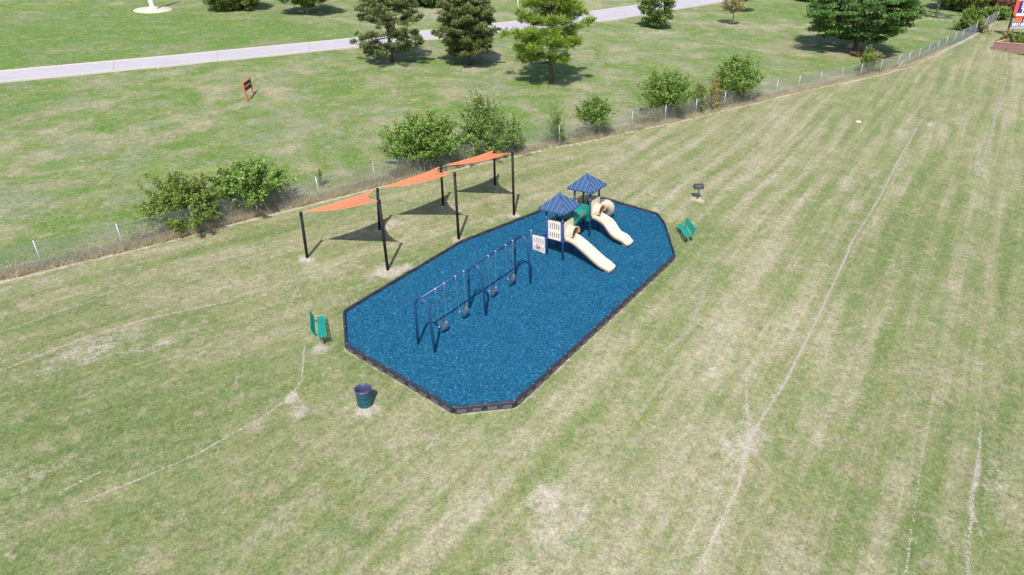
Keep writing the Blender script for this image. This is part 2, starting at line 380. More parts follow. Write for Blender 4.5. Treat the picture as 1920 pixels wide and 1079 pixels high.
# the slope eases off far outside the picture
Zs = gz(X / np.maximum(rr / 170, 1), 40 + (Y - 40) / np.maximum(rr / 170, 1)); Z = np.where(rr > 170, Zs - (rr - 170) * .02, Z)
fd, fs = polydist(X, Y, FP)
meadow = smooth(-.35, .25, fd * fs)
pd_, ps = polydist(X, Y, PAD, True)
rng = np.random.default_rng(4)
def vnoise(X, Y, sc, seed):
    r = np.random.default_rng(seed); out = 0
    for k in range(5):
        a = r.uniform(0, 2 * pi); ph = r.uniform(0, 6.28, 2); f = sc * (1.3 ** k)
        out = out + np.sin((X * cos(a) + Y * sin(a)) * f + ph[0] + 1.3 * np.sin((-X * sin(a) + Y * cos(a)) * f * .7 + ph[1]))
    return out / 5
Z = Z - .012 + .012 * vnoise(X, Y, 1.1, 1) + np.where(meadow > .5, .05, .0) * vnoise(X, Y, .5, 2) * smooth(.5, 4, fd)
wear = np.zeros_like(X); lush = np.zeros_like(X); pale = np.zeros_like(X)
near_pad = ps * 0 + pd_
lush += .7 * np.exp(-(near_pad / .9) ** 2) + .3 * np.exp(-(near_pad / 3.) ** 2)
wear += .75 * np.exp(-(near_pad / .16) ** 2)
wear += .95 * (1 - .45 * smooth(30, 45, X)) * np.exp(-((fd * fs + .22) / (.10 + .05 * vnoise(X, Y, 1.5, 8) + .30 * smooth(30, 45, X))) ** 2) * (.75 + .35 * vnoise(X, Y, .8, 9)) + .55 * np.exp(-((fd * fs - .1) / .35) ** 2)
def blob(arr, px, py, r, a, asp=1, ang=0):
    p = at(px, py); dx, dy = X - p.x, Y - p.y; u = dx * cos(ang) + dy * sin(ang); v = -dx * sin(ang) + dy * cos(ang)
    arr += a * np.exp(-((u / (r * asp)) ** 2 + (v / r) ** 2))
for q in [(576, 486, .7, .65), (727, 508, .7, .6), (860, 449, .55, .6), (964, 404, .4, .7), (712, 432, .5, .6), (740, 418, .7, .55), (680, 432, .35, .6), (831, 387, .35, .5), (928, 348, .5, .6),
          (688, 768, .6, .7), (655, 745, .6, .35), (600, 652, .5, .9), (1309, 375, .42, 1.), (700, 525, .9, .35, 2.5, .9), (765, 500, .5, .5), (935, 412, .8, .45, 2, .8), (1300, 475, .6, .35), (1609, 232, .5, .3),
          (560, 770, .5, .7), (545, 745, .35, .8), (640, 690, .8, .2), (1390, 800, .9, .34, 2.5, .95), (1380, 850, 1.0, .28), (1335, 700, .6, .5), (1120, 800, .9, .3), (1020, 930, .5, .6, 2, .9), (1100, 1040, 1.2, .3), (1060, 960, 1, .4, 2.2, .9),
          (225, 625, .5, .42, 5, .62), (150, 670, 1, .45, 3, .62), (320, 640, .7, .4, 3, .62), (40, 900, 1.5, .35, 2, .6), (390, 660, .6, .4, 3, .5), (980, 640 + 170, .5, .35), (465, 190, .6, .5, 2, .3), (340, 960, .8, .35), (730, 840, 1, .3), (790, 735 + 80, 1, .25),
          (1430, 820, .5, .5), (1785, 1000, .6, .4, 3, .95), (1870, 900, .7, .45, 4, .95), (1300, 560, .6, .35), (620, 690, .5, .2), (1745, 235, .45, .75, 4, .93), (1765, 205, .4, .6, 3, .6), (1590, 345, .8, .5, 3, .93), (1640, 330, .5, .4, 4, .93), (1800, 225, .7, .5, 4, .9),
          (1380, 25 + 22, 2, .5), (1230, 62, 4.5, .5, 1.5), (1080, 175, 2.4, .3, 1.5), (740, 128, 2.2, .45), (885, 132, 2.4, .45), (830, 30, 5, .5, 2), (1760, 36, 3.5, .5), (610, 36, 3.5, .4), (1400, 62, 4, .35), (1600, 100, 3.5, .4), (288, 20, 1.2, .6), (95, 245, 1.2, .5), (1200, 30, 3, .3)]:
    blob(wear, *q)
for q in [(100, 40, 14, 1.0), (400, 45, 10, .8), (20, 100, 10, .6), (250, 60, 6, .6), (600, 60, 8, .45), (130, 330, 4, .5), (380, 310, 2.5, .45), (180, 435, 1.2, .9, 3, .6), (20, 200, 6, .5), (1010, 50, 3, .8), (700, 330, 1.5, .6), (900, 210, 2, .5), (1220, 180, 3, .7), (1150, 150, 5, .4),
          (1500, 15, 9, .7), (1430, 70, 5, .4), (230, 720, 2.5, .4, 2, .7), (300, 790, 2, .5, 2, .7), (150, 830, 2, .5, 2, .7), (560, 680, 1.5, .3), (1500, 870, .5, .6, 6, .95), (1730, 760, .5, .9, 8, .95), (1840, 850, .45, .8, 7, .95), (1700, 1000, .6, .8, 3, .9), (1460, 880, .8, .5, 3, .95),
          (1780, 90, 3.5, .8, 2, .8), (1570, 250, 2, .5), (1880, 45, 4, .6), (860, 360, 1.5, .2), (1330, 480, 2.5, .5, 2, .9), (640, 940, 1, .4), (690, 1000, 1, .4), (1030, 790, 1.2, .6, 2, .9), (720, 690, 1., .3), (1220, 600, 1.2, .7, 3, .9)]:
    blob(lush, *q)
for q in [(1080, 900, 7, 1.), (1350, 700, 5, .8), (1400, 560, 6, .6), (1150, 1050, 4, .6), (1340, 380, 7, .4), (900, 850, 4, .3), (1850, 800, 5, -.7), (1800, 500, 9, -.6), (1650, 1000, 4, -.5), (200, 850, 6, -.7), (60, 700, 6, -.6), (250, 540, 7, -.5), (420, 1000, 4, -.3), (700, 450, 3, .2), (1700, 200, 12, .2), (560, 640, 3, .1)]:
    blob(pale, *q)
pale = np.clip(pale, -1, 1)
wear *= .88; wear *= .8 + .35 * vnoise(X, Y, 2.2, 5); lush *= .8 + .4 * vnoise(X, Y, .9, 6)
TRAILS = []
for pts, wd, am in [([(1290, 1110), (1345, 990), (1385, 910), (1405, 820), (1470, 720), (1520, 620), (1550, 560), (1600, 450), (1650, 370), (1690, 290), (1720, 240)], .15, 1.05),
                    ([(1397, 690), (1399, 740), (1405, 820)], .11, .9), ([(1812, 1100), (1822, 950), (1830, 880), (1838, 800)], .11, .95), ([(1838, 1000), (1815, 940), (1840, 850)], .05, .6),
                    ([(150, 945), (260, 900), (370, 850), (480, 790), (545, 745), (566, 712), (572, 650)], .055, 1.1), ([(0, 697), (50, 676), (100, 655), (200, 620), (300, 592), (430, 565)], .05, 1.0),
                    ([(0, 622), (40, 612), (90, 592), (180, 563)], .045, .8), ([(110, 925), (150, 905), (190, 885)], .04, .8), ([(1310, 292), (1360, 288), (1393, 276), (1392, 262), (1365, 252), (1330, 250)], .09, .8),
                    ([(250, 553), (320, 537), (400, 515)], .05, .6), ([(800, 845), (820, 815)], .08, .7), ([(1830, 330), (1850, 280), (1890, 130)], .28, .55), ([(1700, 1079), (1722, 900), (1750, 740)], .09, .5),
                    ([(1690, 265), (1740, 215), (1790, 190), (1830, 178)], .25, .4), ([(530, 600), (545, 570), (560, 535)], .25, .35), ([(1150, 345), (1240, 352), (1330, 335), (1420, 300)], .35, .25), ([(1340, 500), (1290, 620), (1210, 690)], .3, .3)]:
    P2 = [at(*p) for p in pts]; jx_ = .10 * vnoise(X, Y, 1.1, 31); d, _ = polydist(X + jx_, Y - jx_, P2); wd = max(wd * .78, .075)
    TRAILS.append((P2, wd, am))
    wear += (.30 if wd < .2 else .8) * am * np.exp(-(d / (wd * (1 + .35 * vnoise(X, Y, 3, int(wd * 1000))))) ** 2) * (.85 + .25 * vnoise(X, Y, 2.5, 77))
# mowing passes: lines of equal distance from the long edge of the pad (right) and from the fence (left)
mowb = smooth(-6, 3, (X - 0) * .82 - (Y - 30) * .45)
sB = -X * sin(rad(54)) + Y * cos(rad(54)) + .35 * 1.3 * vnoise(X, Y, .12, 11); sA = fd * fs
streak = .5 + .5 * (mowb * np.sin(sB * 2 * pi / 1.45 + 1.5 * vnoise(X, Y, .10, 3)) * smooth(-.6, .5, vnoise(X, Y, .22, 12)) * smooth(4, 14, X + .2 * (Y - 20)) * 1.0 + (1 - mowb) * .35 * np.sin(sA * 2 * pi / 1.5) * smooth(-.3, .6, vnoise(X, Y, .25, 13)))
ny, nx = X.shape
V = np.stack([X, Y, Z], -1).reshape(-1, 3)
I = np.arange(ny * nx).reshape(ny, nx); F = np.stack([I[:-1, :-1], I[:-1, 1:], I[1:, 1:], I[1:, :-1]], -1).reshape(-1, 4)
gm = npmesh('ground', V, F, M['ground'], smooth_=True)
for n_, a_ in (('meadow', meadow), ('wear', np.clip(wear, 0, 1.2)), ('lush', np.clip(lush, 0, 1.3)), ('mowblend', mowb), ('streak', streak), ('pale', pale)):
    q = gm.attributes.new(n_, 'FLOAT', 'POINT'); q.data.foreach_set('value', a_.astype(np.float32).ravel())
tag(link('ground', gm), kind='structure')
# crumbs of pale dry soil and dead grass showing along the tracks
rt = np.random.default_rng(12); Pf, Rf = [], []
for P2, wd, am in TRAILS:
    for i in range(len(P2) - 1):
        a, b = P2[i], P2[i + 1]; Ls = (b - a).xy.length; n = int(Ls * (210 if wd > .1 else 100) * am * (wd / .1) ** .5); u = rt.random(n); nrm = np.array([-(b - a).y, (b - a).x]) / Ls
        th_ = .35 + .65 * (vnoise(a.x + (b.x - a.x) * u, a.y + (b.y - a.y) * u, .8, 90) + .6) ; k = rt.random(n) < np.clip(th_, .12, 1)
        u = u[k]; n = len(u); x = a.x + (b.x - a.x) * u; y = a.y + (b.y - a.y) * u; off_ = rt.normal(0, 1, n) * wd * .40 * (.6 + .6 * np.abs(vnoise(x, y, .9, 91))) + .05 * vnoise(x, y, .6, 92)
        Pf.append(np.stack([x + nrm[0] * off_, y + nrm[1] * off_], -1)); Rf.append(rt.uniform(.010, .028, n))
Pf = np.concatenate(Pf); Rf = np.concatenate(Rf); n = len(Pf); ang = np.arange(5) * 2 * pi / 5
rad_ = Rf[:, None] * rt.uniform(.6, 1.4, (n, 5)); x = Pf[:, :1] + np.cos(ang) * rad_; y = Pf[:, 1:] + np.sin(ang) * rad_
z = gz(x, y) + .014 + .012 * vnoise(x, y, 1.1, 1) - .012 + rt.uniform(0, .004, (n, 1))
M['crumb'] = leafmat_('dry_soil_crumbs', [(.27, .24, .18), (.36, .33, .26), (.46, .42, .35)])
tag(link('soil_crumbs', npmesh('soil_crumbs', np.stack([x, y, z], -1).reshape(-1, 3), np.arange(n * 5).reshape(-1, 5), M['crumb'], rt.random(n))), kind='stuff')

# ------------------------------------------------------------------ road
top = [(-420, 182), (-200, 157), (0, 137), (320, 108), (640, 77), (960, 43), (1150, 18), (1250, 4), (1390, -16), (1500, -30)]
bot = [(-420, 205), (-200, 177), (0, 155), (320, 124), (640, 92), (960, 58), (1150, 38), (1250, 21), (1420, -6), (1500, -20)]
def lerp_edge(E, n):
    P3 = [at(*p) for p in E]; L_ = [0]
    for i in range(1, len(P3)): L_.append(L_[-1] + (P3[i] - P3[i - 1]).length)
    out = []
    for k in range(n + 1):
        s = L_[-1] * k / n
        for i in range(len(P3) - 1):
            if s <= L_[i + 1] + 1e-6: out.append(P3[i].lerp(P3[i + 1], (s - L_[i]) / (L_[i + 1] - L_[i]))); break
    return out
A_, B_ = lerp_edge(top, 60), lerp_edge(bot, 60)
rb = MB(); kb = MB(); nj = 34
for k in range(60):
    q = [A_[k], A_[k + 1], B_[k + 1], B_[k]]
    rb.add([(p.x, p.y, gz(p.x, p.y) + .075) for p in q], [(0, 1, 2, 3)])
for E_, other, wdt in ((A_, B_, .42), (B_, A_, .22)):
    for k in range(60):
        a, b = E_[k], E_[k + 1]; n = (other[k] - a); n.z = 0; n.normalize()
        a2, b2 = a - n * wdt, b - n * wdt
        v = [(p.x, p.y, gz(p.x, p.y) + h) for p, h in ((a, .02), (b, .02), (b, .13), (a, .13), (a2, .13), (b2, .13), (b2, -.05), (a2, -.05))]
        kb.add(v, [(0, 1, 2, 3), (3, 2, 5, 4), (4, 5, 6, 7)])
road = tag(rb.build('road', M['road']), kind='structure')
tag(kb.build('kerb', M['kerb']), kind='structure')
jb = MB()
for k in range(2, 60, 2):
    a, b = A_[k], B_[k]; t = (A_[k + 1] - A_[k]).normalized() * .03
    if k % 4 == 0: continue
    if k % 3 == 0: b = B_[k] + (A_[k + 1] - A_[k]).normalized() * .25
    jb.add([(p.x, p.y, gz(p.x, p.y) + .081) for p in (a - t, a + t, b + t, b - t)], [(0, 1, 2, 3)])
tag(jb.build('road_joints', M['joint']), kind='structure')

# ------------------------------------------------------------------ play pad: mulch and border timbers
cen = sum(PAD, Vector()) / len(PAD)
inner = []
for i, p in enumerate(PAD):
    d = (cen - p); d.z = 0; inner.append(p + d.normalized() * .05)
bm = bmesh.new(); vs = [bm.verts.new((p.x, p.y, gz(p.x, p.y) + .15)) for p in inner]; f = bm.faces.new(vs)
bmesh.ops.triangulate(bm, faces=[f]); bmesh.ops.subdivide_edges(bm, edges=bm.edges[:], cuts=12, use_grid_fill=True)
for v in bm.verts: v.co.z += .02 * float(vnoise(np.array(v.co.x), np.array(v.co.y), 1.4, 21))
bmesh.ops.recalc_face_normals(bm, faces=bm.faces); me = bpy.data.meshes.new('rubber_mulch'); bm.to_mesh(me); bm.free(); me.materials.append(M['mulch'])
tag(link('rubber_mulch', me), kind='structure')
# loose nuggets lying on it
N = 70000
bx = rng.uniform(-8, 10, N * 2); by = rng.uniform(19, 40, N * 2)
d_, s_ = polydist(bx, by, inner, True)
ins = np.zeros(len(bx), bool); pj = len(inner) - 1
for i in range(len(inner)):
    xi, yi, xj, yj = inner[i].x, inner[i].y, inner[pj].x, inner[pj].y
    ins ^= ((yi > by) != (yj > by)) & (bx < (xj - xi) * (by - yi) / (yj - yi + 1e-9) + xi); pj = i
bx, by = bx[ins & (d_ > .05)], by[ins & (d_ > .05)]; n = len(bx)
bz = gz(bx, by) + .15 + .02 * vnoise(bx, by, 1.4, 21)
base = np.stack([bx, by, bz], -1)
off = rng.normal(0, 1, (n, 4, 3)) * np.array([.019, .019, .010]); off[:, 3, 2] = np.abs(off[:, 3, 2]) + .012
V = (base[:, None, :] + off).reshape(-1, 3); I = np.arange(n)[:, None, None] * 4
F = (I + np.array([[0, 1, 3], [1, 2, 3], [2, 0, 3]])[None]).reshape(-1, 3)
tv = np.repeat(np.clip(rng.beta(2, 3.2, n) + (rng.random(n) < .012) * .6, 0, 1), 3)
tag(link('loose_rubber_nuggets', npmesh('loose_rubber_nuggets', V, F, M['chip'], tv)), kind='stuff')

bord = empty('play_area_border', cen, label='black plastic timber border with pale stakes around the blue play pad', cat='border')
tm_cache = {}
def timber_mesh(L_):
    key = round(L_, 2)
    if key in tm_cache: return tm_cache[key]
    b = MB(); h = .29; x0, x1 = .012, L_ - .012
    # rounded cap and body: y<0 is the outer side
    sec = [(-.06, -.1), (-.065, .17), (-.055, .25), (-.03, h), (.03, h), (.05, .25), (.055, -.1)]
    b.add([(x0, y, z) for y, z in sec] + [(x1, y, z) for y, z in sec], [(i, (i + 1) % 7, 7 + (i + 1) % 7, 7 + i) for i in range(7)] + [tuple(range(6, -1, -1)), tuple(range(7, 14))])
    for a, c in ((x0 + .10, x0 + L_ * .40), (x0 + L_ * .58, x1 - .12)):
        b.add([(a, -.066, .04), (c, -.066, .04), (c, -.066, .16), (a, -.066, .16), (a + .01, -.10, .03), (c - .01, -.10, .03), (c - .01, -.085, .15), (a + .01, -.085, .15)],
              [(4, 5, 6, 7), (7, 6, 2, 3), (0, 1, 5, 4), (0, 4, 7, 3), (1, 2, 6, 5)], 1)
    me = b.mesh('timber', [M['border'], M['borderpad']]); tm_cache[key] = me; return me
cap_me = MB().lathe([(.0, .022), (.012, .02), (.019, .012), (.02, 0), (.02, -.06)], 8).mesh('stake', M['metal'])
for i in range(len(PAD)):
    a, b = PAD[i], PAD[(i + 1) % len(PAD)]; d = b - a; nT = max(1, round(d.length / 1.22)); l = d.length / nT
    for k in range(nT):
        p = a + d * (k / nT); o = link('timber', timber_mesh(l), bord)
        X_ = d.normalized(); Y_ = Vector((0, 0, 1)).cross(X_).normalized(); Z_ = X_.cross(Y_)
        # polygon is listed anticlockwise: the inside lies on the left
        jz = random.Random(i * 31 + k).uniform(-.015, .012)
        o.matrix_world = Matrix.Translation(p + Vector((0, 0, jz))) @ Matrix((X_, Y_, Z_)).transposed().to_4x4()
        o.matrix_parent_inverse = Matrix.Translation(-cen)
        s = link('stake', cap_me, o); s.location = (0.02, 0, .292)

# ------------------------------------------------------------------ swing set
LEG = [at(785.8, 650), at(815.2, 667), at(881.7, 584.6), at(911.6, 595.9), at(965.8, 524), at(994.7, 536)]
mids = [(LEG[0] + LEG[1]) / 2, (LEG[2] + LEG[3]) / 2, (LEG[4] + LEG[5]) / 2]
p0, p2 = mids[0], mids[2]; hd = (p2 - p0); hd.z = 0; hd.normalize(); sd_ = Vector((hd.y, -hd.x, 0))
BZ = mids[1].z + 2.62; sl = (mids[2].z - mids[0].z) / (mids[2] - mids[0]).xy.length
def beampt(s): q = p0 + hd * s; return Vector((q.x, q.y, mids[0].z + 2.62 + sl * s * .9))
LB = (p2 - p0).xy.length
sw = empty('swing_set', mids[1], label='blue tubular swing frame with three arches and one long top beam', cat='swing set')
def arch(s):
    q = beampt(s); g = gz(q.x, q.y); r = .36; pts = []
    ht = q.z - g - .02
    for sx in (-1, 1):
        side = []
        side.append(Vector((q.x, q.y, g - .2)) + sd_ * sx * .50); side.append(Vector((q.x, q.y, g + ht - .62)) + sd_ * sx * .40)
        for k in range(1, 7):
            a = pi / 2 * k / 7; side.append(Vector((q.x, q.y, g + ht - .42 + .42 * sin(a) - (.2 * (1 - sin(a))))) + sd_ * sx * .40 * cos(a))
        pts.append(side)
    path = pts[0] + [Vector((q.x, q.y, g + ht))] + pts[1][::-1]
    return MB().tube([p - Vector(mids[1]) for p in path], .054, 10)
for s in (0, LB * (mids[1] - p0).xy.length / LB, LB): arch(s).build('arch', M['swing'], sw)
b0, b1 = beampt(0) - Vector(mids[1]), beampt(LB) - Vector(mids[1])
MB().tube([b0 - hd * .04 - Vector((0, 0, .03)), b1 + hd * .04 - Vector((0, 0, .03))], .052, 12).build('beam', M['swing'], sw)
HS = [(320, 505), (394, 460), (474, 408), (545, 362), (728, 247), (793, 207), (862, 163), (925, 122)]
hs = []
for x, y in HS:
    q = at(740 + x / 4.15, 420 + y / 4.15, 2.65); hs.append((q - p0).xy.dot(hd.xy))
for i in range(4):
    c = (hs[2 * i] + hs[2 * i + 1]) / 2; hs[2 * i] = c - .28; hs[2 * i + 1] = c + .28
for s in hs:
    q = beampt(s) - Vector(mids[1]); b = MB()
    b.tube([q - hd * .035 + Vector((0, 0, -.03)), q + hd * .035 + Vector((0, 0, -.03))], .06, 12)
    b.box(-.02, .02, -.02, .02, -.17, -.08, M=Matrix.Translation(q))
    b.build('hanger', M['metal'], sw)
for i in range(4):
    sa, sb = hs[2 * i], hs[2 * i + 1]; cmid = beampt((sa + sb) / 2); g = gz(cmid.x, cmid.y) + .15; sway = (-.02, .05, -.04, .06)[i]; drop = (.40, .50, .42, .47)[i]
    t = empty('swing', (cmid.x, cmid.y, cmid.z - .15), label=['belt swing nearest the front arch, first bay of the blue swing frame', 'belt swing in the front bay beside the middle arch', 'belt swing in the rear bay just past the middle arch', 'belt swing farthest back, nearest the climbing tower'][i], cat='swing', group='belt swings hanging from the blue swing frame')
    O = Vector((cmid.x, cmid.y, cmid.z - .15)); ends = []
    for s, sg in ((sa, -1), (sb, 1)):
        tp = beampt(s) - Vector((0, 0, .15)); bt = Vector((cmid.x, cmid.y, g + drop + .16)) + hd * sg * .24 + sd_ * sway; ends.append(bt)
        b = MB(); nL = 34
        for k in range(nL):      # chain links, alternately turned
            a = tp.lerp(bt, k / nL); c_ = tp.lerp(bt, (k + 1.15) / nL); wv = (sd_ if k % 2 else hd) * .010
            b.add([a + wv - O, a - wv - O, c_ - wv - O, c_ + wv - O, a + wv.cross(Vector((0, 0, 1))) * .5 - O, c_ + wv.cross(Vector((0, 0, 1))) * .5 - O], [(0, 1, 2, 3), (0, 4, 5, 3), (1, 4, 5, 2)])
        b.build('chain', M['chain'], t, fix=False)
    pts = []
    for k in range(11):
        u = k / 10; q = ends[0].lerp(ends[1], u); q = q - Vector((0, 0, .16 * (1 - (2 * u - 1) ** 2) ** .8)); pts.append(q - O)
    MB().sweep(pts, [(-.085, -.006), (.085, -.006), (.085, .008), (-.085, .008)]).build('belt_seat', M['belt'], t)
    for e in ends: MB().box(-.03, .03, -.05, .05, -.02, .03, M=Matrix.Translation(e - O)).build('seat_clamp', M['metal'], t)

# ------------------------------------------------------------------ shade sails
def polemesh(base, top, name_label, r=.075):
    b = MB(); d = Vector(top) - Vector(base); n = d.normalized()
    b.tube([-n * .3, d], r, 12); b.tube([d - n * .01, d + n * .03], [r * 1.12, r * .9], 12)
    o = b.build('sail_post', M['black']); o.location = base
    rg = MB().tube([d - n * .12 - Vector((0, 0, 0)), d - n * .07], r * 1.25, 10).build('collar', M['black'], o)
    return tag(o, name_label, 'post', 'dark posts carrying the orange shade sails')
def base_(px, py): q = at(px, py); q.z = gz(q.x, q.y); return q
P1 = base_(576, 483); T1_ = P1 + Vector((.13, 0, 2.50)); P2_ = base_(727, 506); T2_ = P2_ + Vector((.05, 0, 3.77)); P4 = base_(860, 448); T4 = P4 + Vector((.07, 0, 3.81))
P7 = base_(963.6, 403); T7 = P7 + Vector((.05, 0, 3.81)); PB1 = base_(711.8, 431); TB1 = PB1 + Vector((.20, 0, 2.44)); PB2 = base_(831, 385); TB2 = PB2 + Vector((.08, 0, 2.47)); PB3 = base_(928, 347); TB3 = PB3 + Vector((.06, 0, 2.32))
for b_, t_, l_ in [(P1, T1_, 'short dark post at the left end of the row of orange sails'), (P2_, T2_, 'tall dark post nearest the camera, at the corner of the first orange sail'), (P4, T4, 'tall dark post beside the pad border, middle one of the three tall posts'), (P7, T7, 'tall dark post at the right end of the sail row, by the pad border'),
                   (PB1, TB1, 'short dark post standing in the shadow of the left sail'), (PB2, TB2, 'short dark post standing in the shadow of the middle sail'), (PB3, TB3, 'short dark post standing in the shadow of the right sail')]:
    polemesh(b_, t_, l_)
def sail(c3, label, seed):
    cs = []
    ctr = sum(c3, Vector()) / 3
    for c in c3: cs.append(c + (ctr - c).normalized() * .34)
    n = 22; vid = {}; V = []; F = []
    nrm = (cs[1] - cs[0]).cross(cs[2] - cs[0]).normalized()
    if nrm.z < 0: nrm = -nrm
    for i in range(n + 1):
        for j in range(n + 1 - i):
            a, b, c = i / n, j / n, 1 - i / n - j / n
            p = cs[0] * a + cs[1] * b + cs[2] * c
            pull = 0
            for (u, v, w_, opp) in ((a, b, c, 2), (b, c, a, 0), (c, a, b, 1)):
                # edge where w_ = 0 curves inward
                k = 4 * u * v * max(0, 1 - w_ * 1.6) ** 2
                p = p + (cs[opp] - (cs[(opp + 1) % 3] + cs[(opp + 2) % 3]) / 2) * (.12 if opp == 0 else .05) * k - nrm * (.0, .17, .03)[opp] * k
            p = p - nrm * .30 * max(0, 27 * a * b * c) ** .9 * .6
            vid[i, j] = len(V); V.append(p)
    for i in range(n):
        for j in range(n - i):
            F.append((vid[i, j], vid[i + 1, j], vid[i, j + 1]))
            if i + j < n - 1: F.append((vid[i + 1, j], vid[i + 1, j + 1], vid[i, j + 1]))
    O = cs[0].copy(); b = MB(); b.add([v - O for v in V], F, 0, True); o = b.build('shade_sail', M['sail']); o.location = O
    tag(o, label, 'shade sail', 'orange triangular shade sails')
    E = [[vid[i, 0] for i in range(n + 1)], [vid[0, j] for j in range(n + 1)], [vid[i, n - i] for i in range(n + 1)]]
    for e in E: MB().sweep([V[k] - O for k in e], [(-.035, -.006), (.035, -.006), (.035, .008), (-.035, .008)]).build('hem', M['hem'], o)
    for c, r in zip(cs, c3):
        d = (r - Vector((0, 0, .1))) - c; hb = MB(); hb.tube([c - O - d * .15, c - O + d * .35], .012, 6); hb.tube([c - O + d * .3, c - O + d * .7], .024, 6); hb.tube([c - O + d * .65, c - O + d], .012, 6); hb.build('turnbuckle', M['metal'], o)
sail([T1_, TB1, T2_], 'leftmost orange triangular shade sail, strung low from the short end post', 1)
sail([TB1, TB2, T4], 'middle orange triangular shade sail of the row of three', 2)
sail([TB2, TB3, T7], 'rightmost orange triangular shade sail, farthest back of the three', 3)

# ------------------------------------------------------------------ climbing towers
PHI = rad(53); U = Vector((cos(PHI), sin(PHI), 0)); W = Vector((-sin(PHI), cos(PHI), 0)); ZV = Vector((0, 0, 1))
A1 = Vector((2.76, 31.33, 2.42)); A2 = Vector((4.52, 34.09, 2.50)); SD = 1.0
PS = empty('playground_structure', A1 + (U + W) * .5, label='play structure of two navy roofed towers with tan slides and green tunnel', cat='play structure')
PO = Vector(PS.location)
def L1(A, u, w_, z): return A + U * u + W * w_ + ZV * z - PO
def BLD(b, name, m): return b.build(name, m, PS)
MR = Matrix((U, W, ZV)).transposed().to_4x4()
def frame(A, u=0, w_=0, z=0): return Matrix.Translation(A - PO + U * u + W * w_ + ZV * z) @ MR
DECK = 1.18
for ti, A in enumerate((A1, A2)):
    for u, w_ in ((0, 0), (SD, 0), (0, SD), (SD, SD)):
        p = L1(A, u, w_, 0); o = BLD(MB().tube([p - ZV * .3, p + ZV * 2.98], .057, 12), 'post', M['post'])
        for z in (DECK - .06, 2.25): MB().tube([p + ZV * z, p + ZV * (z + .09)], .072, 12).build('clamp', M['post'], o)
    b = MB(); b.box(.03, SD - .03, .03, SD - .03, DECK - .06, DECK, M=frame(A)); BLD(b, 'deck', M['deck'])
    # roof
    e = .31; zE, zA = 2.90, 3.62; mfr = frame(A, SD / 2, SD / 2)
    h = SD / 2 + e
    b = MB()
    v = [mfr @ Vector(p) for p in [(-h, -h, zE), (h, -h, zE), (h, h, zE), (-h, h, zE), (0, 0, zA), (-h, -h, zE - .07), (h, -h, zE - .07), (h, h, zE - .07), (-h, h, zE - .07), (0, 0, zA - .09)]]
    b.add(v, [(0, 1, 4), (1, 2, 4), (2, 3, 4), (3, 0, 4), (5, 6, 1, 0), (6, 7, 2, 1), (7, 8, 3, 2), (8, 5, 0, 3), (6, 5, 9), (7, 6, 9), (8, 7, 9), (5, 8, 9)])
    rf = BLD(b, 'roof', M['roof'])
    hipv = [(-h, -h), (h, -h), (h, h), (-h, h)]
    for k in range(4):
        a = Vector((*hipv[k], zE)); c = Vector((*hipv[(k + 1) % 4], zE)); ap = Vector((0, 0, zA))
        MB().tube([mfr @ (a * 1.0 + ZV * .012), mfr @ (ap + ZV * .012)], .022, 6).build('hip_cap', M['roof'], rf)
        for tt in (.14, .32, .5, .68, .86):
            lo = a.lerp(c, tt); s = 1 - abs(2 * tt - 1); hi = lo.lerp(lo + (ap - (a + c) / 2), s * .96)
            nrm = (c - a).cross(ap - a).normalized()
            if nrm.z < 0: nrm = -nrm
            b = MB(); X_ = (c - a).normalized() * .014
            q = [lo - X_, lo + X_, hi + X_, hi - X_]
            b.add([mfr @ p for p in q + [p + nrm * .034 for p in q]], [(4, 5, 6, 7), (0, 1, 5, 4), (1, 2, 6, 5), (2, 3, 7, 6), (3, 0, 4, 7)]); b.build('seam_rib', M['roofrib'], rf)
    BLD(MB().lathe([(.0, .06), (.05, .05), (.08, .0), (.09, -.06)], 12, c=tuple(mfr @ Vector((0, 0, zA)))), 'finial', M['roof'])

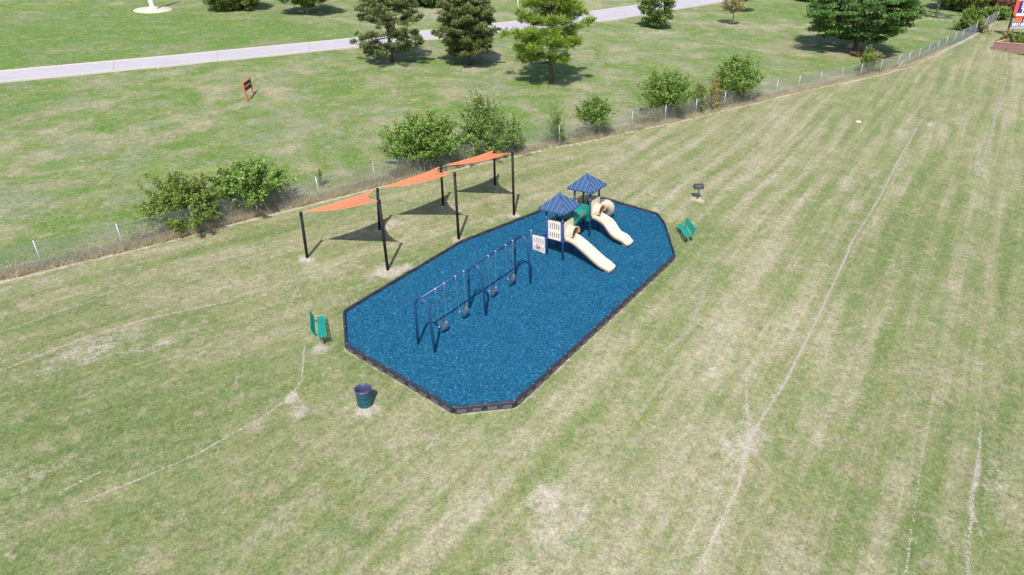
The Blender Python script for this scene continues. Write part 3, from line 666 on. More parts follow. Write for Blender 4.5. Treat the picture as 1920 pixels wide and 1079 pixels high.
def slot_panel(O_, dx, wd, z0, z1, ball=False):
    """upright panel from O_ along unit vector dx, with two rows of five arched slots"""
    dn = dx.cross(ZV); Mx = Matrix((dx, dn, ZV)).transposed().to_4x4(); Mx = Matrix.Translation(O_ - PO) @ Mx
    b = MB(); H_ = z1 - z0; th = .02
    xs_ = [0]; sw_ = wd * .075; gap = (wd - 5 * sw_) / 6.4
    e = gap * 1.2; cur = e
    sl_ = []
    for k in range(5): sl_.append((cur, cur + sw_)); cur += sw_ + gap
    rows = [(z0 + H_ * .10, z0 + H_ * .38), (z0 + H_ * .54, z0 + H_ * .86)]
    arc = [0, .025, .05, .025, 0]
    x = 0
    for k, (a, c) in enumerate(sl_ + [(wd, wd)]):
        b.box(x, a, -th, th, z0, z1, M=Mx); x = c
        if a == wd: break
        lo = z0
        for ri, (r0, r1) in enumerate(rows):
            if ri == 1: r0 -= 0; r1 += arc[k] * H_
            b.box(a, c, -th, th, lo, r0, M=Mx); lo = r1
        b.box(a, c, -th, th, lo, z1, M=Mx)
    o = BLD(b, 'slot_panel', M['cream'])
    for xx in (-.035, wd + .035):
        MB().box(xx - .034, xx + .034, -.03, .03, z0 - .01, z1 + .01, M=Mx).build('side_rail', M['bluerail'], o)
    for zz in (z0 - .035, z1 + .035): MB().tube([Mx @ Vector((-.07, 0, zz)), Mx @ Vector((wd + .07, 0, zz))], .022, 8).build('pipe_rail', M['post'], o)
    if ball:
        q = MB(); c = Mx @ Vector((wd * .52, -.03, z0 + H_ * .46)); q.lathe([(0, .0), (.10, .0), (.135, .02), (.14, .05), (.10, .075), (.05, .08), (0, .06)], 20)
        rotm = Mx.to_3x3() @ Matrix.Rotation(pi / 2, 3, 'X'); q.v = [tuple(c + rotm @ Vector(v)) for v in q.v]; q.build('play_wheel', M['pink'], o)
# upper panel of the first tower, on the side between its front and left corners
slot_panel(A1 + W * .12, W, SD - .24, 1.22, 2.26)
# ground level panel continuing the line to a short post
CP = A1 + W * (SD + 1.0)
slot_panel(A1 + W * (SD + .12), W, .78, .20, 1.20, ball=True)
p = CP - PO; o = BLD(MB().tube([p - ZV * .3, p + ZV * 1.42], .045, 12), 'short_post', M['post']); MB().lathe([(0, .04), (.03, .03), (.05, 0), (.045, -.02)], 10, c=tuple(p + ZV * 1.42)).build('post_cap', M['metal'], o)

def hood(A, cen_u, w_face, zc, R_, facing, inner_=True, wd=.86, hgt=1.06, length=.34, name='slide_hood', coff=0.0):
    """square sheet with a round mouth and a stub of tunnel; facing = outward unit vector"""
    Xh = facing.cross(ZV) * -1; c = A + U * cen_u + W * w_face + ZV * zc - PO
    n = 32; b = MB(); ci, sq = [], []
    for k in range(n):
        a = 2 * pi * k / n; ci.append((cos(a) * R_, sin(a) * R_ + coff))
        ca, sa_ = cos(a), sin(a); s = 1 / max(abs(ca) / (wd / 2), abs(sa_) / (hgt / 2))
        # rounded corners below
        x, z = ca * s, sa_ * s
        if z < 0 and abs(x) > wd * .36 and abs(z) > hgt * .36: x *= .90; z *= .92
        sq.append((x, z))
    def P_(x, z, y): return c + Xh * x + ZV * z + facing * y
    rings = [[P_(x, z, -.02) for x, z in sq], [P_(x, z, .04) for x, z in sq], [P_(x * 1.12, coff + (z - coff) * 1.12, .05) for x, z in ci], [P_(x * 1.03, coff + (z - coff) * 1.03, .09) for x, z in ci], [P_(x, z, length * (.55 if z - coff < -R_ * .3 else 1)) for x, z in ci], [P_(x * 1.09, coff + (z - coff) * 1.09, length * (.55 if z - coff < -R_ * .3 else 1) + .03) for x, z in ci], [P_(x * .94, coff + (z - coff) * .94, length * (.55 if z - coff < -R_ * .3 else 1) + .03) for x, z in ci], [P_(x * .92, coff + (z - coff) * .92, -.02) for x, z in ci]]
    V_ = [p for r in rings for p in r]; F_ = []; mi = []
    for r in range(len(rings)):
        r2 = (r + 1) % len(rings)
        for k in range(n):
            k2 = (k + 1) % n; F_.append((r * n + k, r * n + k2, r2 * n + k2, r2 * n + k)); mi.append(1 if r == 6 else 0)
    b.add(V_, F_, 0, False); b.m = mi; b.sm = [i // n in (3, 6) for i in range(len(F_))]
    return b.build(name, [M['tan'], M['tan_in']], PS)
def chute(pts, wid=.62, wall=.26, th=.035):
    secs = []; n = len(pts)
    for i in range(n):
        f_ = 1 - smooth(.80, 1.0, i / (n - 1)) * .65; wl = wall * float(f_); hw = wid / 2
        secs.append([(-hw - th, -.03), (-hw - th - .02, wl), (-hw, wl + .015), (-hw + .03, wl * .35), (-hw + .10, .03), (0, 0.0), (hw - .10, .03), (hw - .03, wl * .35), (hw, wl + .015), (hw + th + .02, wl), (hw + th, -.03), (hw - .08, -.07), (0, -.09), (-hw + .08, -.07)])
    return MB().sweep(pts, secs, True, 0, True)
def bez(P_, n):
    out = []
    for i in range(n + 1):
        t = i / n; Q = [Vector(p) for p in P_]
        while len(Q) > 1: Q = [Q[k].lerp(Q[k + 1], t) for k in range(len(Q) - 1)]
        out.append(Q[0])
    return out
hA = hood(A1, .5, -.06, DECK + .54, .36, -W, coff=-.11, hgt=1.12, length=.42); hB = hood(A2, .5, -.06, DECK + .54, .36, -W, coff=-.11, hgt=1.12, length=.42)
# straight slide
s0 = A1 + U * .5 - W * .0 + ZV * (DECK + .02); ex = Vector((5.20, 30.14, 0)); ex.z = gz(ex.x, ex.y) + .36
dv = (ex - s0); dh = Vector((dv.x, dv.y, 0)); Lh = dh.length; dh.normalize()
def gl(u, z): q = s0 + dh * u * Lh; return Vector((q.x, q.y, z)) - PO
zt, ze_ = s0.z, ex.z
pts = [gl(u, zt + (ze_ - zt) * f) for u, f in ((0, 0), (.08, .01), (.15, .04), (.22, .12), (.3, .22), (.4, .36), (.5, .51), (.6, .66), (.68, .78), (.75, .875), (.82, .95), (.89, .985), (.95, 1.0), (1.0, 1.02))]
s1 = BLD(chute(pts), 'straight_slide', M['tan'])
b = MB(); q = gl(.93, 0); b.add([q + Vector(v) for v in []], []) if False else None
fx = Matrix.Translation(Vector((q.x, q.y, ze_ - PO.z))) @ Matrix((dh, ZV.cross(dh), ZV)).transposed().to_4x4()
b.box(-.16, .10, -.20, .20, -.42, -.06, M=fx); b.build('slide_foot', M['tan'], s1)
# wavy slide
s0 = A2 + U * .5 + ZV * (DECK + .02); ex = Vector((6.62, 32.92, 0)); ex.z = gz(ex.x, ex.y) + .36
dv = ex - s0; dh = Vector((dv.x, dv.y, 0)); Lh = dh.length; dh.normalize(); dl = ZV.cross(dh); zt, ze_ = s0.z, ex.z
pts = []
for k in range(25):
    u = k / 24; f = float(smooth(.02, .93, u)) * .55 + .45 * min(1, max(0, (u - .06) / .88)); f += .045 * sin(u * pi * 4) * sin(pi * u)
    q = s0 + dh * u * Lh + dl * (.10 * sin(u * 2 * pi * 1.05 + .3) * sin(pi * min(1, u * 1.15)))
    pts.append(Vector((q.x, q.y, zt + (ze_ - zt) * f)) - PO)
s2 = BLD(chute(pts, wid=.58), 'wavy_slide', M['tan'])
q = s0 + dh * Lh * .90 - PO; fx = Matrix.Translation(Vector((q.x, q.y, ze_ - PO.z))) @ Matrix((dh, ZV.cross(dh), ZV)).transposed().to_4x4()
MB().box(-.16, .10, -.20, .20, -.30, -.05, M=fx).build('slide_foot', M['tan'], s2); MB().box(-.08, .04, -.08, .08, -.60, -.30, M=fx).build('foot_anchor', M['bluerail'], s2)
# tube slide off the back of the second tower
c0 = A2 + U * (SD + .05) + W * .5 + ZV * (DECK + .36)
e0 = Vector((6.10, 36.75, 0)); e0.z = gz(e0.x, e0.y) + .55
def spline(K, per):
    K = [Vector(k) for k in K]; K = [K[0] * 2 - K[1]] + K + [K[-1] * 2 - K[-2]]; out = []
    for i in range(1, len(K) - 2):
        for j in range(per):
            t = j / per; a, b_, c_, d_2 = K[i - 1], K[i], K[i + 1], K[i + 2]
            out.append(.5 * ((2 * b_) + (c_ - a) * t + (2 * a - 5 * b_ + 4 * c_ - d_2) * t * t + (3 * b_ - a - 3 * c_ + d_2) * t ** 3))
    return out + [K[-2]]
pts = spline([c0 - PO, c0 + U * .45 - ZV * .03 - PO, at(1136, 384, 1.12) - PO, at(1142, 388, .92) - PO, at(1142.5, 393, .70) - PO, at(1138.5, 398.5, .42) - PO], 4)
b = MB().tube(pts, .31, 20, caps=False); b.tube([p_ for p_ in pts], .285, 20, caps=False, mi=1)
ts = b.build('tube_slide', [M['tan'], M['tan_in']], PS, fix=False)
for k in (5, 11, len(pts) - 1):
    a = pts[max(k - 1, 0)]; c_ = pts[k]; t_ = (c_ - a).normalized(); MB().tube([c_ - t_ * .04, c_ + t_ * .02], .33, 20, caps=False).build('tube_flange', M['tan'], ts)
q = pts[17]; MB().tube([Vector((q.x, q.y, q.z - .30)), Vector((q.x, q.y, q.z - 1.1))], .05, 10).build('support_leg', M['bluerail'], ts)
hood(A2, SD + .05, .5, DECK + .50, .34, U, length=.10, name='tube_panel')
# enclosure panels on the left-hand sides
for A in (A1, A2):
    b = MB(); b.box(.1, SD - .1, -.02, .02, DECK + .05, DECK + 1.0, M=frame(A, 0, SD)); BLD(b, 'back_panel', M['tan_shade'] if A is A1 else M['tan'])
# green crawl tunnel between the towers
a = A1 + U * (SD + .02) + W * .5 + ZV * (DECK + .42) - PO; c_ = A2 - U * .02 + W * .5 + ZV * (DECK + .36) - PO
mid_ = (a + c_) / 2 - W * .10 + ZV * .42
pts = bez([a, a + U * .5 + ZV * .2, mid_ , c_ - U * .5 + ZV * .2, c_], 16)
b = MB().tube(pts, .45, 22, caps=False); b.tube(pts, .42, 22, caps=False)
gt = b.build('crawl_tunnel', M['green_pl'], PS, fix=False)
for k in (5, 11): t_ = (pts[k + 1] - pts[k]).normalized(); MB().tube([pts[k] - t_ * .03, pts[k] + t_ * .03], .475, 22, caps=False).build('tunnel_flange', M['green_pl'], gt)
def ring_panel(cn, facing, R_, wd, hgt, m):
    Xh = facing.cross(ZV); n = 28; b = MB(); rr_ = []
    for y in (-.025, .025):
        for kind in (0, 1):
            for k in range(n):
                a_ = 2 * pi * k / n
                if kind: x, z = cos(a_) * R_, sin(a_) * R_
                else: s = 1 / max(abs(cos(a_)) / (wd / 2), abs(sin(a_)) / (hgt / 2)); x, z = cos(a_) * s, sin(a_) * s
                rr_.append(cn + Xh * x + ZV * z + facing * y)
    F_ = []
    for k in range(n):
        k2 = (k + 1) % n
        F_ += [(k, k2, n + k2, n + k), (2 * n + k, 2 * n + k2, 3 * n + k2, 3 * n + k), (k, k2, 2 * n + k2, 2 * n + k), (n + k, n + k2, 3 * n + k2, 3 * n + k)]
    b.add(rr_, F_); return b.build('tunnel_panel', m, PS)
ring_panel(a - U * .0 + ZV * .02, U, .43, .90, .98, M['green_pl']); ring_panel(c_ + ZV * .02, U, .43, .90, .98, M['green_pl'])
# blue loop climber on the far left side of the first tower
b = MB(); g = gz(A1.x, A1.y) - PO.z
for dd in (.45, .85):
    q = L1(A1, dd, SD + .05, 0); b.tube([q + ZV * (DECK + .0), q + W * .2 + ZV * (DECK + .35), q + W * .45 + ZV * (DECK + .1), q + W * .6 + ZV * .3, q + W * .62 - ZV * .2], .03, 8)
for k in range(4):
    z = .35 + k * .27; y = .6 - k * .06; q = L1(A1, .45, SD + .05, z) + W * y; b.tube([q, q + U * .4], .02, 6)
BLD(b, 'loop_climber', M['bluerail'])
# ladder bar and grab bars
b = MB(); q = L1(A1, .72, .92, DECK); b.tube([q, q + ZV * 1.0], .02, 8); q = L1(A1, .72, .72, DECK); b.tube([q, q + ZV * .8], .02, 8); BLD(b, 'grab_bar', M['metal'])

# ------------------------------------------------------------------ benches
def bench(seatc, ang, label):
    """x along the bench, -y towards the backrest"""
    g = gz(seatc[0], seatc[1]); t = empty('park_bench', (seatc[0], seatc[1], g), ang, label, 'bench', 'green perforated benches beside the play pad')
    Lb = 1.83
    def slat_panel(name, y0, z0, y1, z1):
        b = MB(); d = Vector((0, y1 - y0, z1 - z0)); n = Vector((1, 0, 0)).cross(d.normalized())
        def pt(x, s, o): return Vector((x, y0, z0)) + d * s + n * o
        def bar(xa, xb, sa_, sb_):
            q = [pt(xa, sa_, -.012), pt(xb, sa_, -.012), pt(xb, sb_, -.012), pt(xa, sb_, -.012), pt(xa, sa_, .012), pt(xb, sa_, .012), pt(xb, sb_, .012), pt(xa, sb_, .012)]
            b.add(q, [(0, 3, 2, 1), (4, 5, 6, 7), (0, 1, 5, 4), (1, 2, 6, 5), (2, 3, 7, 6), (3, 0, 4, 7)])
        h = Lb / 2
        bar(-h, h, 0, .09); bar(-h, h, .91, 1); bar(-h, -h + .03, .09, .91); bar(h - .03, h, .09, .91); bar(-.015, .015, .09, .91)
        nn = 24
        for k in range(nn):
            x = -h + .03 + (Lb - .06) * (k + .5) / nn
            if abs(x) < .03: continue
            bar(x - .013, x + .013, .09, .91)
        for s in (.34, .62): bar(-h + .03, -.015, s, s + .07); bar(.015, h - .03, s, s + .07)
        # rolled front edge
        return b.build(name, M['bench'], t, fix=False)
    slat_panel('seat', -.16, .45, .17, .46); slat_panel('backrest', -.27, .52, -.40, .88)
    for x in (-.62, .62):
        b = MB(); b.tube([(x, .02, -.2), (x, .0, .40)], .03, 8); b.tube([(x, .15, .43), (x, 0, .40), (x, -.2, .42), (x, -.31, .52), (x, -.42, .86)], .022, 8); b.build('leg', M['blackiron'], t)
    MB().tube([(-.62, 0, .36), (.62, 0, .36)], .018, 8).build('stretcher', M['blackiron'], t)
    return t
sc = (-8.41, 24.67); bench(sc, rad(-74), 'green slatted bench left of the pad, facing right towards it')
sc = (9.98, 34.44); bench(sc, rad(91), 'green slatted bench right of the pad, facing left towards it')

# ------------------------------------------------------------------ trash can
cp_ = at(685, 757); cp_.z = gz(cp_.x, cp_.y)
can = empty('trash_can', cp_, label='dark green litter drum with a dark bag folded over its rim', cat='trash can')
b = MB(); b.lathe([(.28, 0), (.29, .02), (.285, .04), (.285, .27), (.295, .285), (.285, .30), (.285, .56), (.295, .575), (.285, .59), (.285, .84), (.295, .86), (.27, .86), (.265, .05), (0, .05)], 32); b.build('drum', M['can'], can)
b = MB(); n = 40; rngc = random.Random(3); prof = [(.316, .775), (.320, .81), (.314, .85), (.306, .885), (.285, .905), (.262, .88), (.235, .6), (.225, .30), (.16, .10), (0, .08)]
jit = [rngc.uniform(-1, 1) for _ in range(n)]
v = []
for r_i, (r, z) in enumerate(prof):
    for k in range(n):
        a = 2 * pi * k / n; amp = (.016 if r_i < 4 else .02 if r_i > 5 else .004); v.append(((r + amp * jit[k] + .008 * sin(a * 3)) * cos(a), (r + amp * jit[k] + .008 * sin(a * 3)) * sin(a), z + (.035 * sin(a * 2 + 1) + .02 * jit[(k * 7) % n] if r_i == 0 else 0)))
b.add(v, [(i * n + k, i * n + (k + 1) % n, (i + 1) * n + (k + 1) % n, (i + 1) * n + k) for i in range(len(prof) - 1) for k in range(n)], 0, True); b.build('bin_liner', M['liner'], can, fix=False); can.scale = (1.05, 1.05, .82)

# ------------------------------------------------------------------ grill
gp = at(1308, 373); gp.z = gz(gp.x, gp.y)
gr = empty('park_grill', gp, rad(-3), 'black pedestal barbecue grill standing alone in the grass', 'grill')
MB().tube([(-.02, 0, -.2), (0.03, 0, .70)], .04, 10).build('pedestal', M['grill'], gr)
b = MB(); x, y, z0, z1 = .29, .21, .70, .95; t_ = .012
b.box(-x, x, -y, y, z0, z0 + t_); b.box(-x, -x + t_, -y, y, z0 + t_, z1); b.box(x - t_, x, -y, y, z0 + t_, z1); b.box(-x + t_, x - t_, y - t_, y, z0 + t_, z1); b.box(-x + t_, x - t_, -y, -y + t_, z0 + t_, z1 - .08)
b.build('firebox', M['grill'], gr)
b = MB()
for k in range(16): xx = -x + .03 + k * (2 * x - .06) / 15; b.tube([(xx, -y + .02, z1 - .05), (xx, y - .02, z1 - .05)], .007, 5)
b.build('grate', M['metal'], gr)
for s in (-1, 1): MB().tube([(s * x, 0, z1 - .10), (s * (x + .12), 0, z1 - .10), (s * (x + .12), 0, z1 - .10)][:2], .012, 6).tube([(s * (x + .10), 0, z1 - .10), (s * (x + .17), 0, z1 - .10)], .024, 8).build('handle', M['grill'], gr)

# ------------------------------------------------------------------ stone, litter
def stone(px, py, sz, name, label, cat, m):
    p = at(px, py); p.z = gz(p.x, p.y); bm = bmesh.new(); bmesh.ops.create_icosphere(bm, subdivisions=2, radius=1); r = random.Random(int(px))
    for v in bm.verts: v.co = Vector((v.co.x * sz[0], v.co.y * sz[1], v.co.z * sz[2])) * r.uniform(.82, 1.12)
    me = bpy.data.meshes.new(name); bm.to_mesh(me); bm.free(); me.materials.append(m); o = link(name, me); o.location = p; return tag(o, label, cat)
stone(1609, 229, (.24, .2, .11), 'stone', 'pale flat stone lying in the mown grass right of the play area', 'stone', M['rock'])
for (px, py, l) in [(296, 130, 'small white paper scrap in the grass just below the road'), (797, 54, 'small white paper scrap on the far verge between two pines')]:
    p = at(px, py); b = MB(); b.add([(-.07, -.05, .03), (.07, -.04, .05), (.08, .06, .04), (-.02, .07, .07), (-.08, .04, .03)], [(0, 1, 2, 3), (0, 3, 4)]); o = b.build('paper_scrap', M['paper']); o.location = (p.x, p.y, gz(p.x, p.y)); tag(o, l, 'litter', 'paper scraps in the grass')

# ------------------------------------------------------------------ chain-link fence
fe = empty('chain_link_fence', FP[6], label='long galvanised chain-link fence crossing the field behind the play area', cat='fence'); FO = Vector(FP[6]); FO.z = gz(FO.x, FO.y); fe.location = FO
FH = 1.5
pm = MB().tube([(0, 0, -.3), (0, 0, FH + .06)], .03, 8).mesh('fence_post', M['metal'])
rl = random.Random(5)
for i, p in enumerate(FP):
    o = link('fence_post', pm, fe); o.location = p - FO; o.rotation_euler = (rl.uniform(-.02, .02), rl.uniform(-.02, .02), 0)
# bay where the gate hangs
gi = FP.index(FP[3 + 22])
for i in range(len(FP) - 1):
    a, c_ = FP[i], FP[i + 1]; d = (c_ - a); Lb = d.xy.length; dx = Vector((d.x, d.y, 0)).normalized()
    sp = .072; H_ = FH - .06
    xs1 = np.arange(-H_ / 1, Lb, sp); V = []; F = []
    for fam in (0, 1):
        st_ = np.arange(-H_ + .03, Lb - .001, sp)
        for s in st_:
            u0, u1 = s, s + H_; z0, z1 = .04, .04 + H_
            if u0 < 0: z0 += -u0; u0 = 0
            if u1 > Lb: z1 -= (u1 - Lb); u1 = Lb
            if fam: u0, u1 = Lb - u0, Lb - u1
            n = len(V) ; r = .0026
            for (u, z) in ((u0, z0), (u1, z1)):
                q = a + d * (u / Lb) - FO; q = Vector((q.x, q.y, q.z + z)); nn = Vector((-dx.y, dx.x, 0)); of = nn * (.004 if fam else -.004)
                V += [q + of + nn * r * 1.2, q + of - nn * r * .6 + (dx - ZV if not fam else dx + ZV) * r, q + of - nn * r * .6 - (dx - ZV if not fam else dx + ZV) * r]
            F += [(n, n + 1, n + 4, n + 3), (n + 1, n + 2, n + 5, n + 4), (n + 2, n, n + 3, n + 5)]
    me = npmesh('chain_link_mesh', np.array([tuple(v) for v in V]), np.array(F), M['steelwire']); link('chain_link_mesh', me, fe)
    b = MB(); tp = FH if i > 20 else FH - .02; b.tube([a - FO + ZV * tp, c_ - FO + ZV * tp], .018 if i >= 24 else .0035, 5); b.build('top_rail', M['metal'], fe)
# braced gate section
ga, gc = FP[3 + 22] - FO, FP[3 + 23] - FO
b = MB(); b.tube([ga + ZV * .1, gc + ZV * (FH - .05)], .02, 6); b.build('brace', M['metal'], fe)
b = MB(); b.tube([ga + ZV * .1, gc + ZV * .1], .018, 6); b.build('bottom_rail', M['metal'], fe)

# ------------------------------------------------------------------ foliage
LM = {}
LM['shrub_dark'] = leafmat('leaf_bright_green', [(0.0488, 0.11, 0.0183), (0.146, 0.25, 0.0427), (0.317, 0.427, 0.11)])
LM['shrub_olive'] = leafmat('leaf_olive', [(.06, .11, .02), (.16, .23, .04), (.30, .35, .09)])
LM['willow'] = leafmat('leaf_willow', [(.06, .12, .03), (.155, .25, .055), (.29, .37, .12)])
LM['grey'] = leafmat('leaf_grey_green', [(.16, .18, .07), (.32, .31, .15), (.48, .44, .26)])
LM['yellow'] = leafmat('leaf_yellow_brown', [(.17, .15, .05), (.33, .29, .10), (.44, .34, .16)])
LM['pine_dark'] = leafmat('needles_dark', [(0.0455, 0.0715, 0.026), (0.156, 0.195, 0.0585), (0.325, 0.325, 0.13)], .15)
LM['pine_light'] = leafmat('needles_bright', [(.08, .15, .015), (.22, .33, .035), (.37, .47, .08)], .25)
LM['oak'] = leafmat('leaf_oak', [(0.0403, 0.103, 0.023), (0.103, 0.201, 0.0403), (0.207, 0.322, 0.0805)])
LM['red'] = leafmat('leaf_reddish', [(.14, .08, .05), (.27, .14, .09), (.36, .22, .15)])
LM['drygrass'] = leafmat('dry_grass_blades', [(.42, .36, .22), (.64, .56, .37), (.78, .70, .50)], .45, .85)
def leaves(P, size, rg, flat=.5, tint=None, elong=1.7, outward=None, wf=.32):
    """one rhomb leaf of two facets at every point"""
    n = len(P); d = rg.normal(size=(n, 3)); 
    if outward is not None: d = d * .6 + outward
    d[:, 2] += flat * .2; d /= np.linalg.norm(d, axis=1)[:, None]
    nr = rg.normal(size=(n, 3)); nr[:, 2] = np.abs(nr[:, 2]) + flat * 1.2
    s = np.cross(d, nr); s /= np.linalg.norm(s, axis=1)[:, None] + 1e-9
    sz = (size * rg.uniform(.6, 1.3, n))[:, None]
    a = P; b_ = P + d * sz * .5 * elong * .5 + s * sz * wf; c_ = P + d * sz * .5 * elong; e_ = P + d * sz * .5 * elong * .5 - s * sz * wf
    V = np.stack([a, b_, c_, e_], 1).reshape(-1, 3); F = (np.arange(n)[:, None] * 4 + np.arange(4)[None]); 
    if tint is None: tint = np.clip(rg.normal(.5, .22, n), 0, 1)
    return V, F, tint
def join(parts):
    Vs, Fs, Ts, k = [], [], [], 0
    for V, F, T in parts: Vs.append(V); Fs.append(F + k); Ts.append(T); k += len(V)
    return np.concatenate(Vs), np.concatenate(Fs), np.concatenate(Ts)
def shrub(px, py, wid, hgt, lm, label, seed, n_shoot=70, leaf=.11, per=75, name='shrub', back=.25, base_clear=.15, spiky=.25, depth=.8, group='shrubs growing along the chain-link fence', cat='shrub'):
    rg = np.random.default_rng(seed); n_shoot = int(n_shoot * 1.7); per = int(per * 1.75); leaf *= 1.15; wid *= 1.16; p = at(px, py); nrm = Vector((-.57, .82, 0)); p = p + nrm * (back * 2.2 if wid > 3 else back); p.z = gz(p.x, p.y)
    t = empty(name, p, label=label, cat=cat, group=group); ps = []; stems = MB(); tints = []
    hi = base_clear >= .3
    for k in range(n_shoot):
        a = rg.uniform(0, 2 * pi); r0 = rg.uniform(0, .28) * wid; ba = rg.uniform(0, 2 * pi)
        b0_ = np.array([cos(ba) * r0 * .9, sin(ba) * r0 * depth * .6, 0])
        el = rg.beta(1.5, 1.1); th = el * pi / 2; sc_ = rg.uniform(.70, 1.0 + spiky) * (1 + .14 * sin(3 * a + seed))
        tip = np.array([cos(a) * cos(th) * wid / 2, sin(a) * cos(th) * wid / 2 * depth, max(.2, sin(th)) * hgt]) * np.array([sc_, sc_, sc_ if sin(th) > .6 else .95])
        if hi: tip[2] = hgt * (.42 + .60 * sin(th)) * sc_ ** .5
        tip[2] += hgt * .12 * rg.uniform(-.5, 1)
        mid = (b0_ + tip) / 2 + np.array([0, 0, hgt * .14]); npt = int(per * rg.uniform(.6, 1.3))
        u = base_clear + (1 - base_clear) * rg.random(npt) ** .7
        q = (1 - u)[:, None] ** 2 * b0_ + 2 * (u * (1 - u))[:, None] * mid + (u ** 2)[:, None] * tip
        rad_ = (.30 * (1 - u) + .09) * min(wid, hgt) * .42
        q = q + rg.normal(size=(npt, 3)) * rad_[:, None] * .55
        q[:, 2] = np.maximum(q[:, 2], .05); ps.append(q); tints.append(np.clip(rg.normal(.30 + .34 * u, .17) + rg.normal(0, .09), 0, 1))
        if k < 26: stems.tube([b0_ - np.array([0, 0, .1]), mid * .98 + b0_ * .02, tip * .93 + mid * .07], [.022, .014, .006], 5, caps=False)
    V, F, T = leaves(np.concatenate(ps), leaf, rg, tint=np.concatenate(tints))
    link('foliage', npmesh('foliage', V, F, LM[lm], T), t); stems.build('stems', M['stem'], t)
    return t
shrub(362, 430, 4.4, 2.5, 'shrub_olive', 'sprawling olive green shrub at the left end of the fence line', 11, 130, .11, 110, base_clear=.12, spiky=.18)
shrub(478, 402, 4.0, 2.5, 'shrub_dark', 'dark broad-leaved shrub touching the olive shrub on its right', 12, 90, .15, 75, base_clear=.40)
shrub(806, 322, 4.6, 3.1, 'shrub_dark', 'large bright green bush behind the middle orange sail', 13, 130, .15, 85, base_clear=.32)
shrub(918, 297, 4.2, 3.2, 'willow', 'feathery willow-like bush behind the right orange sail', 14, 120, .12, 85, spiky=.35)
shrub(968, 288, 1.5, 2.1, 'willow', 'narrow upright bush at the right edge of the willow-like bush', 15, 34, .12, 60)
shrub(1049, 273, 1.5, 2.1, 'willow', 'thin wispy bush standing alone around a fence post', 16, 26, .10, 40, spiky=.4)
shrub(1119, 260, 2.4, 2.7, 'shrub_dark', 'round bush on bare stems between two open stretches of fence', 17, 60, .12, 70, base_clear=.42)
shrub(1256, 228, 3.7, 3.4, 'shrub_dark', 'tall leafy bush left of the yellowish thin bushes', 18, 110, .13, 75, base_clear=.36, spiky=.35)
shrub(1312, 215, 1.6, 2.3, 'shrub_olive', 'thin yellowish bush right against the tall leafy bush', 19, 30, .11, 50, spiky=.4)
shrub(1338, 209, 1.7, 2.1, 'yellow', 'sparse yellow bush between the two tall leafy bushes', 20, 26, .10, 45, spiky=.4)
shrub(1383, 198, 3.5, 3.6, 'shrub_dark', 'vase-shaped green bush, tallest on the fence right of the play towers', 21, 120, .14, 75, base_clear=.34, spiky=.3)
shrub(1628, 138, 2.3, 1.9, 'shrub_olive', 'small yellow-green bush on the fence in front of the oak', 22, 46, .13, 55, spiky=.4)
shrub(1822, 60, 3.8, 2.7, 'shrub_dark', 'green bush leaning over the far end of the fence', 23, 80, .2, 60)
shrub(1845, 62, 2.6, 1.2, 'grey', 'low dark bush at the foot of the far fence', 24, 40, .18, 40)
shrub(606, 352, .8, 1.0, 'shrub_olive', 'spindly sapling with few leaves beside a fence post', 25, 6, .10, 14, spiky=.5, base_clear=.5)

# undergrowth and dry grass along the fence
rg = np.random.default_rng(31)
def along(u):   # u in metres from FP[0]
    L_ = np.concatenate([[0], np.cumsum([(FP[i + 1] - FP[i]).xy.length for i in range(len(FP) - 1)])])
    i = np.clip(np.searchsorted(L_, u) - 1, 0, len(FP) - 2); f_ = (u - L_[i]) / (L_[i + 1] - L_[i])
    A_a = np.array([(p.x, p.y) for p in FP]); return A_a[i] * (1 - f_)[:, None] + A_a[i + 1] * f_[:, None], L_[-1]
_, LT = along(np.array([0.]))
n = 110000; u = rg.uniform(0, LT * .80, n); q, _ = along(u); off_ = rg.gamma(2.0, .22, n) - .12
dens = .35 + .65 * (vnoise(u, u * 0, .9, 41) > -.25)
keep = rg.random(n) < dens * np.where(u > 108, .25, 1); u, q, off_ = u[keep], q[keep], off_[keep]; n = len(u)
x = q[:, 0] - .57 * off_; y = q[:, 1] + .82 * off_
hgt = rg.uniform(.15, .62, n) * (.75 + .35 * vnoise(u, off_, 1.7, 42)) * np.exp(-np.maximum(off_ - .6, 0) * 1.2)
base = np.stack([x, y, gz(x, y) - .01], -1); a = rg.uniform(0, 2 * pi, n); wv = np.stack([np.cos(a), np.sin(a), 0 * a], -1) * rg.uniform(.008, .02, n)[:, None]
lean = rg.normal(0, .42, (n, 3)) * hgt[:, None] * 1.8; lean[:, 2] = hgt
V = np.stack([base - wv, base + wv, base + lean + wv * .4], 1).reshape(-1, 3); F = np.arange(n * 3).reshape(-1, 3)
tag(link('dry_grass', npmesh('dry_grass', V, F, LM['drygrass'], np.clip(rg.normal(.5, .25, n), 0, 1))), kind='stuff')
